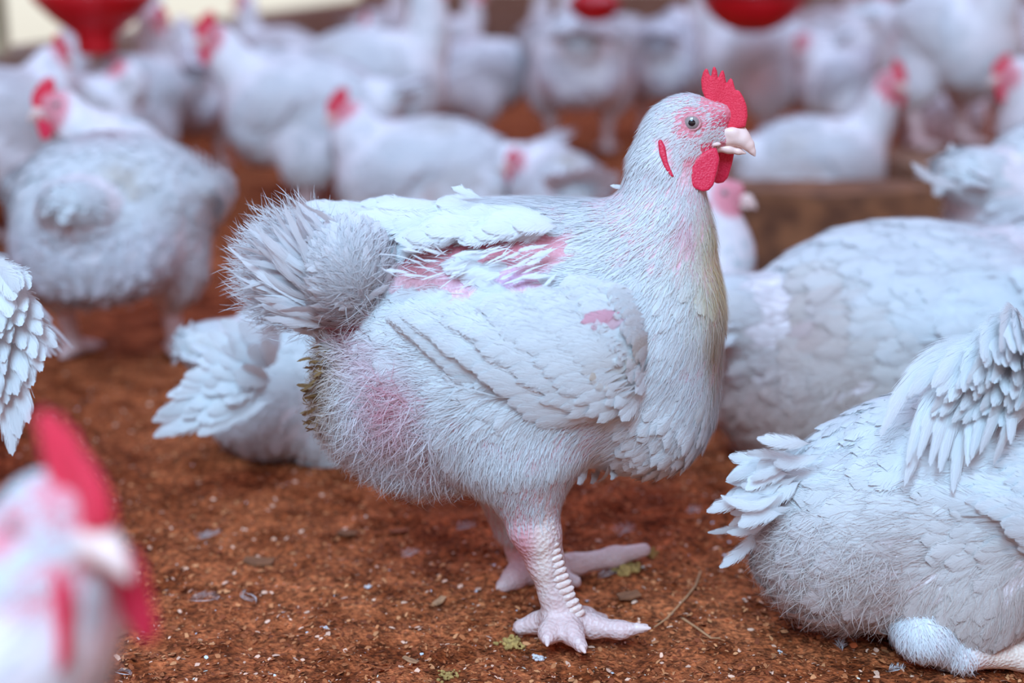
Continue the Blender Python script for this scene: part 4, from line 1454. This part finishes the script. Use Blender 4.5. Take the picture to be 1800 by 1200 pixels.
# ------------------------------------------------------------------ the flock behind: (label, px, py on the floor, yaw, kwargs)
UPN = (.13, 0, .385)
flock = [
    ('white hen facing left with bright red comb, standing large behind the left rear-view hen', 550, 376, 176, dict(scale=1.12, squat=.02, hpos=(.16, 0, .345), seed=31, comb=1.15, wattle=1.15, fat=1.1, leg=.0, lod=1)),
    ('white hen with tall upright neck, standing right of the red hanging feeder', 245, 338, 70, dict(scale=1.0, hpos=(.08, -.01, .385), hyaw=-30, seed=32, comb=.8)),
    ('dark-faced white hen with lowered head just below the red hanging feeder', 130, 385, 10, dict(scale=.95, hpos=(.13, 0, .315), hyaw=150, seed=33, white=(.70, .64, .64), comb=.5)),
    ('greyish white hen behind the neck of the left-facing red-combed hen', 345, 300, 100, dict(scale=1.0, hpos=(.10, .02, .36), seed=34, white=(.74, .70, .73), comb=.4)),
    ('white hen sitting, facing left with open beak, above the in-focus hen\'s tail', 760, 418, 174, dict(scale=1.13, sit=True, hpos=(.135, -.02, .315), hyaw=6, seed=35, comb=1.1, wattle=1.1, up=.75, tsize=1.1, long=1.05)),
    ('large white hen facing right with cream-edged breast, at the top centre-left', 650, 330, -4, dict(scale=1.18, hpos=(.13, 0, .41), seed=36, comb=.6, fat=1.1)),
    ('white hen resting, back to the camera, only a small red comb tip raised', 985, 445, 98, dict(scale=.92, sit=True, hpos=(.03, .07, .285), hyaw=60, seed=37, comb=.7, tsize=1.2, up=.9, fat=.95)),
    ('white rear-view hen on pink legs, straight above the back of the in-focus hen', 1018, 268, 88, dict(scale=1.25, hpos=(.08, .03, .46), hyaw=40, seed=38, fat=1.2, white=(.76, .74, .76))),
    ('white hen bending away left of the rear-view hen at the top centre', 835, 262, 30, dict(scale=1.0, hpos=(.2, 0, .2), hpitch=-40, seed=39, white=(.74, .70, .73))),
    ('greyish hen turned away just behind the neck of the in-focus hen', 1172, 238, 75, dict(scale=1.15, hpos=(.15, 0, .30), seed=40, fat=1.2, white=(.68, .64, .68))),
    ('big bright white hen facing left above the comb of the in-focus hen', 1335, 262, 172, dict(scale=1.18, hpos=(.12, 0, .44), seed=41, fat=1.1, up=.8)),
    ('white hen sitting flat behind the brick block, red face turned right', 1420, 375, 6, dict(scale=1.0, sit=True, hpos=(.145, -.03, .385), hyaw=-62, seed=42, comb=1.1, wattle=1.2, up=.1)),
    ('tall white hen with stained cream belly standing on the long block at right', 1645, 332, -62, dict(scale=1.15, hpos=(.11, 0, .40), hyaw=0, seed=43, dirty=1.6, fat=1.05, z=0.098)),
    ('white hen at the right edge facing left with dark red face beside the block', 1880, 398, 182, dict(scale=1.0, hpos=(.14, 0, .30), seed=44, comb=1.0, wattle=1.2)),
    ('pinkish-headed white hen with drooping neck between the big white hen and the sitting hen', 1495, 282, 160, dict(scale=.95, hpos=(.14, 0, .33), hpitch=-20, seed=45, white=(.72, .68, .72), comb=.5)),
    ('white hen behind the drooping-necked hen, breast to the camera', 1500, 205, -70, dict(scale=1.1, hpos=(.12, 0, .40), seed=46)),
    ('white hen in the top right corner, only its cream lower body showing', 1775, 165, 160, dict(scale=1.15, hpos=(.13, 0, .42), seed=47, dirty=1.2)),
    ('white hen cut by the left edge behind the rear-view hen', 10, 430, 60, dict(scale=1.05, hpos=(.14, 0, .32), seed=48, white=(.74, .69, .70), fat=1.15)),
    ('cream white hen at the far left under the timber post', 60, 300, 20, dict(scale=.95, hpos=(.13, 0, .37), seed=49, comb=.4)),
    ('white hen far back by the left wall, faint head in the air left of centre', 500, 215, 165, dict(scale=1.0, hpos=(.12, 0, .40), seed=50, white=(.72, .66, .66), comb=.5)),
    ('white hen with head up against the bright gap, between feeder and red-combed hen', 330, 235, 150, dict(scale=1.05, hpos=(.12, 0, .41), seed=51, comb=.4)),
    ('small far hen with raised white neck at the top centre beside the red round feeder', 960, 165, 100, dict(scale=1.0, hpos=(.08, 0, .44), seed=52)),
    ('white hen walking right far behind the top centre', 780, 165, 10, dict(scale=1.0, hpos=UPN, seed=53, comb=.7)),
    ('far white hen under the red round feeder facing left', 1090, 165, 170, dict(scale=1.0, hpos=(.15, 0, .33), seed=54)),
    ('far white hen left of the larger red feeder', 1190, 150, 30, dict(scale=1.0, hpos=(.11, 0, .41), seed=55)),
    ('far white hen at the top right, back turned, beside the tall stained hen', 1560, 140, 95, dict(scale=1.05, hpos=(.12, 0, .40), seed=56)),
    ('far white hen near the back wall right of the larger red feeder', 1450, 120, -20, dict(scale=1.0, hpos=UPN, seed=57)),
    ('far white hen by the back wall at the top centre-left', 665, 135, 40, dict(scale=1.0, hpos=(.12, 0, .41), seed=58)),
    ('far pinkish white hen below the larger red feeder', 1345, 190, 150, dict(scale=1.0, hpos=(.16, 0, .30), seed=59, white=(.74, .68, .70))),
    ('white hen behind the left-facing hen at the right edge', 1790, 245, 60, dict(scale=1.0, hpos=(.13, 0, .37), seed=60)),
    ('small white hen lying between the legs of the tall stained hen', 1650, 262, 15, dict(scale=.85, sit=True, hpos=(.13, 0, .25), seed=61, fat=.9, white=(.70, .66, .70))),
    ('dim white hen in the shade behind the sitting open-beaked hen', 690, 275, 120, dict(scale=1.0, hpos=(.13, 0, .34), seed=62, white=(.66, .60, .62))),  # her shade is put into the darker plumage colour
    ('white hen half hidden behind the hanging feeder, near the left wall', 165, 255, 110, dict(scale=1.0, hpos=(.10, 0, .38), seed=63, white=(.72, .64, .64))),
]
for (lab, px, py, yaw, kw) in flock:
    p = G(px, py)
    kw = dict(kw); kw.setdefault('nf', 1200 if p[1] < 3.3 else 700); kw['dirty'] = kw.get('dirty', .5) + 1.3; kw['white'] = np.array(kw.get('white', (.79, .78, .80)))  # default white lowered: the dimmer light at the back is put into the plumage
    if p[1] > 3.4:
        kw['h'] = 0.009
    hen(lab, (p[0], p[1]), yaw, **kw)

# ------------------------------------------------------------------ loose litter
rg = np.random.RandomState(77)


def flakes(n, x0, x1, d0, d1, smin_, smax_, pal, bias=1.6):
    """little wood shavings: (V,F,C)"""
    Vs, Fs, Cs = [], [], []
    d = d0 + (d1 - d0) * rg.rand(n) ** bias
    px = rg.uniform(x0, x1, n)
    X = (px - 900) / FPX * (CP * d + CAMH * SP)
    sz = smin_ + (smax_ - smin_) * rg.rand(n) ** 3
    asp = rg.uniform(.25, .9, n)
    for i in range(n):
        x, y = X[i], d[i]
        z = litter_h(x, y) + sz[i] * .12
        M = Matrix.Rotation(rg.rand() * 6.28, 3, 'Z') @ Matrix.Rotation(rg.randn() * .35, 3, 'X') @ Matrix.Rotation(rg.randn() * .35, 3, 'Y')
        M = np.array(M)
        a, b = sz[i] * .5, sz[i] * .5 * asp[i]
        q = np.array([(-a, -b * rg.uniform(.3, 1), 0), (0, -b, a * .12), (a, -b * rg.uniform(.2, 1), 0), (a * rg.uniform(.7, 1.1), b * rg.uniform(.2, 1), 0), (0, b, a * .12), (-a, b * rg.uniform(.3, 1), 0)])
        q = q @ M.T + (x, y, z)
        k = len(Vs) * 6
        Vs.append(q); Fs += [(k, k + 1, k + 4, k + 5), (k + 1, k + 2, k + 3, k + 4)]
        Cs.append(np.tile(np.array(pal[rg.randint(len(pal))]) * rg.uniform(.75, 1.15), (6, 1)))
    return np.concatenate(Vs), np.array(Fs), np.concatenate(Cs)


M_CHIP = make_skin_mat('wood_shaving', 900, .2, .85)
BROWNS = [(a_ * 1.4, b_ * 1.08, c_ * .86) for (a_, b_, c_) in [(.30, .105, .04), (.24, .075, .028), (.36, .14, .06), (.16, .045, .018), (.42, .19, .09), (.28, .09, .035), (.20, .055, .02), (.33, .12, .05), (.48, .25, .13), (.62, .46, .40)]]
V, F, C = flakes(52000, -60, 1860, .84, 1.9, .0012, .0062, BROWNS, 1.5)
o = link(bpy.data.objects.new('wood_shavings', mesh_np('wood_shavings', V, F, M_CHIP, C, None, False)))
tag(o, 'fine reddish brown wood shavings strewn over the whole floor', 'litter', None, 'stuff')
V, F, C = flakes(1100, -60, 1860, .84, 2.3, .0012, .0042, [(.78, .80, .86), (.70, .62, .52), (.82, .74, .60)], 1.5)
o = link(bpy.data.objects.new('pale_crumbs', mesh_np('pale_crumbs', V, F, M_CHIP, C, None, False)))
tag(o, 'tiny white and cream specks of dust and husk scattered over the brown litter', 'litter', None, 'stuff')

# separate chips that can be picked out
chips = [(772, 1055, 30, 60, 'pale tan wood chip'), (455, 985, 46, 10, 'brown flat wood chip'), (640, 1070, 30, 40, 'brown wood chip'), (1495, 1035, 26, 15, 'tan wood chip'),
         (1280, 1120, 24, 20, 'pale wood chip'), (300, 1105, 24, -20, 'reddish wood chip'), (1110, 1050, 26, -30, 'grey brown wood chip')]


def chip(px, py, ln, ang, color, label, name='wood_chip', asp=.33, cat='wood chip'):
    p = G(px, py)
    s = ln / FPX * (CP * p[1] + CAMH * SP)
    import bmesh
    bm = bmesh.new(); bmesh.ops.create_cube(bm, size=1); bmesh.ops.subdivide_edges(bm, edges=bm.edges[:], cuts=3, use_grid_fill=True)
    r = random.Random(px)
    for v in bm.verts:
        k = 1 - .5 * abs(v.co.x) * 2 * r.uniform(.2, 1)
        v.co = Vector((v.co.x * s, v.co.y * s * asp * k * 1.4, v.co.z * s * .10 + .18 * s * v.co.x ** 2 + r.uniform(-1, 1) * s * .012))
    me = bpy.data.meshes.new(name); bm.to_mesh(me); bm.free(); me.materials.append(color)
    o = put(name, me, (p[0], p[1], litter_h(p[0], p[1]) + .003), R(ang))
    o.rotation_euler[0] = r.uniform(-.2, .2); o.rotation_euler[1] = r.uniform(-.15, .15)
    tag(o, label, cat)
    return o


MC1 = make_plain('tan_wood', (.52, .26, .13), .8, .15, 150, .5); MC2 = make_plain('brown_wood', (.24, .085, .035), .85, .15, 150, .5); MC3 = make_plain('red_wood', (.34, .09, .035), .85, .15, 150, .5)
chip(772, 1055, 32, 60, MC1, 'pale tan wood chip lying left of the in-focus hen\'s front foot')
chip(455, 985, 52, -5, MC2, 'flat dark brown wood chip on the litter left of centre', asp=.4)
chip(196, 1118, 56, 25, MC2, 'brown pointed wood chip close to the blurred red head', asp=.25)
chip(1105, 1052, 40, 15, MC2, 'brown wood chip between the hen\'s two feet and the yellow crumb pile', asp=.5)
chip(722, 1165, 30, -30, MC1, 'light wood chip near the bottom edge, left of the hen\'s foot')
chip(1500, 1140, 12, 10, make_plain('orange_chip', (.70, .14, .04), .7, .1, 50), 'small orange-red chip beside the tiny grey feather at bottom right', asp=.8)
chip(700, 930, 30, 20, MC3, 'dark reddish wood chip in the shade under the hen\'s abdomen', asp=.5)
chip(612, 935, 36, -15, MC2, 'dark wood chip left of the hen\'s feet in the shade', asp=.4)


# straws
def straw(pts, r, label, mt):
    b = []
    V = []; F = []
    P3 = [G(*p) for p in pts]
    P3 = [np.array((p[0], p[1], litter_h(p[0], p[1]) + r + .002)) for p in P3]
    n = 7
    for i, p in enumerate(P3):
        d = unit(P3[min(i + 1, len(P3) - 1)] - P3[max(i - 1, 0)])
        s = np.cross(d, (0, 0, 1)); u = np.cross(s, d)
        rr = r * (1 - .4 * i / len(P3))
        for j in range(n):
            a = 2 * pi * j / n
            V.append(p + rr * (cos(a) * s + .6 * sin(a) * u))
    for i in range(len(P3) - 1):
        for j in range(n):
            F.append((i * n + j, i * n + (j + 1) % n, (i + 1) * n + (j + 1) % n, (i + 1) * n + j))
    c0 = V[0].copy(); c0[2] = 0
    Vn = np.array(V) - c0
    o = put('straw', mesh_np('straw', Vn, np.array(F), mt), tuple(c0))
    tag(o, label, 'straw')


MS = make_plain('dry_straw', (.50, .24, .11), .7, .15, 80)
straw([(1232, 1000), (1222, 1030), (1205, 1055), (1172, 1085), (1150, 1100)], .0011, 'long bent brown straw right of the in-focus hen\'s foot', MS)
straw([(1200, 1085), (1225, 1108), (1250, 1125), (1266, 1130)], .0013, 'short thick straw lying at the end of the long bent straw', MS)
straw([(1188, 872), (1205, 868), (1222, 866)], .0008, 'thin straw in shade behind the in-focus hen\'s foot', MS)


# fallen feathers
def fallen(px, py, ln, ang, label, wd=.28, curve=.2, fluffy=False):
    p = G(px, py)
    s = ln / FPX * (CP * p[1] + CAMH * SP)
    acc = Acc(); r = np.random.RandomState(px)
    n = 24 if not fluffy else 26
    th = 0
    for i in range(n):
        t = (i + .5) / n
        x = s * t; y = curve * s * 4 * t * (1 - t)
        for sd in (-1, 1):
            l = wd * s * (1 - .6 * t) * (.7 + .5 * r.rand()) * (1.5 if fluffy else 1)
            a_ = R(48 + (r.randn() * 16 if fluffy else 5)) * sd
            acc.quill((x, y, .001 + .0005 * r.rand()), (x + l * cos(a_), y + l * sin(a_), .002 + (.004 * r.rand() if fluffy else .0015)), .00011, (0, 0, 1), WHITE * .98, TMPL_LO, .1, r)
    acc.quill((-.12 * s, -.05 * s, .001), (s * .9, .1 * s, .0015), .0006, (0, 0, 1), WHITE, TMPL_LO, .02, r, -curve * .8)
    o = acc.obj('loose_feather', M_DOWN, None)
    o.location = (p[0], p[1], litter_h(p[0], p[1]) + .0035); o.rotation_euler = (0, 0, R(ang))
    tag(o, label, 'feather')


fallen(445, 1060, 50, 115, 'thin curved white feather on the litter left of centre', .16, .25)
fallen(335, 1058, 50, -10, 'small fluffy lilac-white feather left of the thin curved one', .3, .2, True)
fallen(180, 1135, 36, -40, 'tiny white feather beside the blurred red head', .3, .1)
fallen(206, 1185, 34, -30, 'tiny white feather at the bottom edge near the left corner', .25, .15)
fallen(345, 945, 40, 30, 'out-of-focus white down tuft on the litter at left', .4, .1, True)
fallen(1085, 950, 50, 60, 'fine branching down feather behind the outstretched toe', .45, .05, True)
fallen(1050, 1018, 42, 25, 'fluffy grey-white feather beside the yellow crumb pile', .3, .1, True)
fallen(1478, 1150, 34, 75, 'tiny grey-white feather standing on the litter at bottom right', .35, .1, True)
fallen(705, 975, 34, 30, 'faint white down tuft in the shade left of the hen\'s legs', .4, .1, True)
fallen(1205, 905, 30, 20, 'small pinkish feather on the shaded litter behind the hen\'s knee', .3, .1, True)
fallen(1560, 1190, 30, 10, 'small lilac feather at the bottom edge under the crouching hen', .3, .1, True)
fallen(800, 935, 36, 20, 'dim feather on the litter under the hen\'s belly', .4, .1, True)


# crumbs of yellow mash and white droppings
def clump(px, py, rad, mt, label, n=60, name='feed_clump', cat='feed crumbs', flat=.5):
    p = G(px, py); s = rad / FPX * (CP * p[1] + CAMH * SP)
    r = np.random.RandomState(px); b = Bones()
    for i in range(n):
        v = r.randn(3) * .42 * s; v[2] = abs(v[2]) * flat
        b.ell(v, np.array((1, .8, .8)) * s * r.uniform(.10, .26), (1, 0, 0), k=s * .06)
    V, F = b.mesh(s * .065)
    o = put(name, mesh_np(name, V, F, mt), (p[0], p[1], litter_h(p[0], p[1]) + .001))
    tag(o, label, cat)


MY = make_plain('yellow_mash', (.55, .33, .10), .85, .2, 300, .8)
MW = make_plain('white_dropping', (.74, .72, .76), .6, .15, 200, .4, (.55, .45, .42))
clump(996, 985, 20, MY, 'yellow crumb clump touching the toe of the hen\'s rear foot')
clump(1100, 1006, 26, MY, 'round yellow crumb pile right of the in-focus hen\'s legs', 90)
clump(1143, 972, 16, MY, 'small yellow crumb clump at the tip of the outstretched toe')
clump(898, 1128, 22, MY, 'yellowish crumb clump in front of the hen\'s hind toe')
clump(788, 1182, 18, MY, 'dull yellow crumb clump at the bottom edge left of the hen\'s foot')
clump(948, 1152, 15, MW, 'white dropping on the litter below the hen\'s front foot', 26, 'dropping', 'dropping', .35)
clump(648, 1030, 9, MW, 'small white dropping left of the hen\'s feet', 16, 'dropping', 'dropping', .3)
clump(1372, 1142, 7, MW, 'tiny white dropping near the bottom right', 12, 'dropping', 'dropping', .3)
clump(572, 1102, 7, MW, 'tiny white dropping on the litter at lower left', 12, 'dropping', 'dropping', .3)
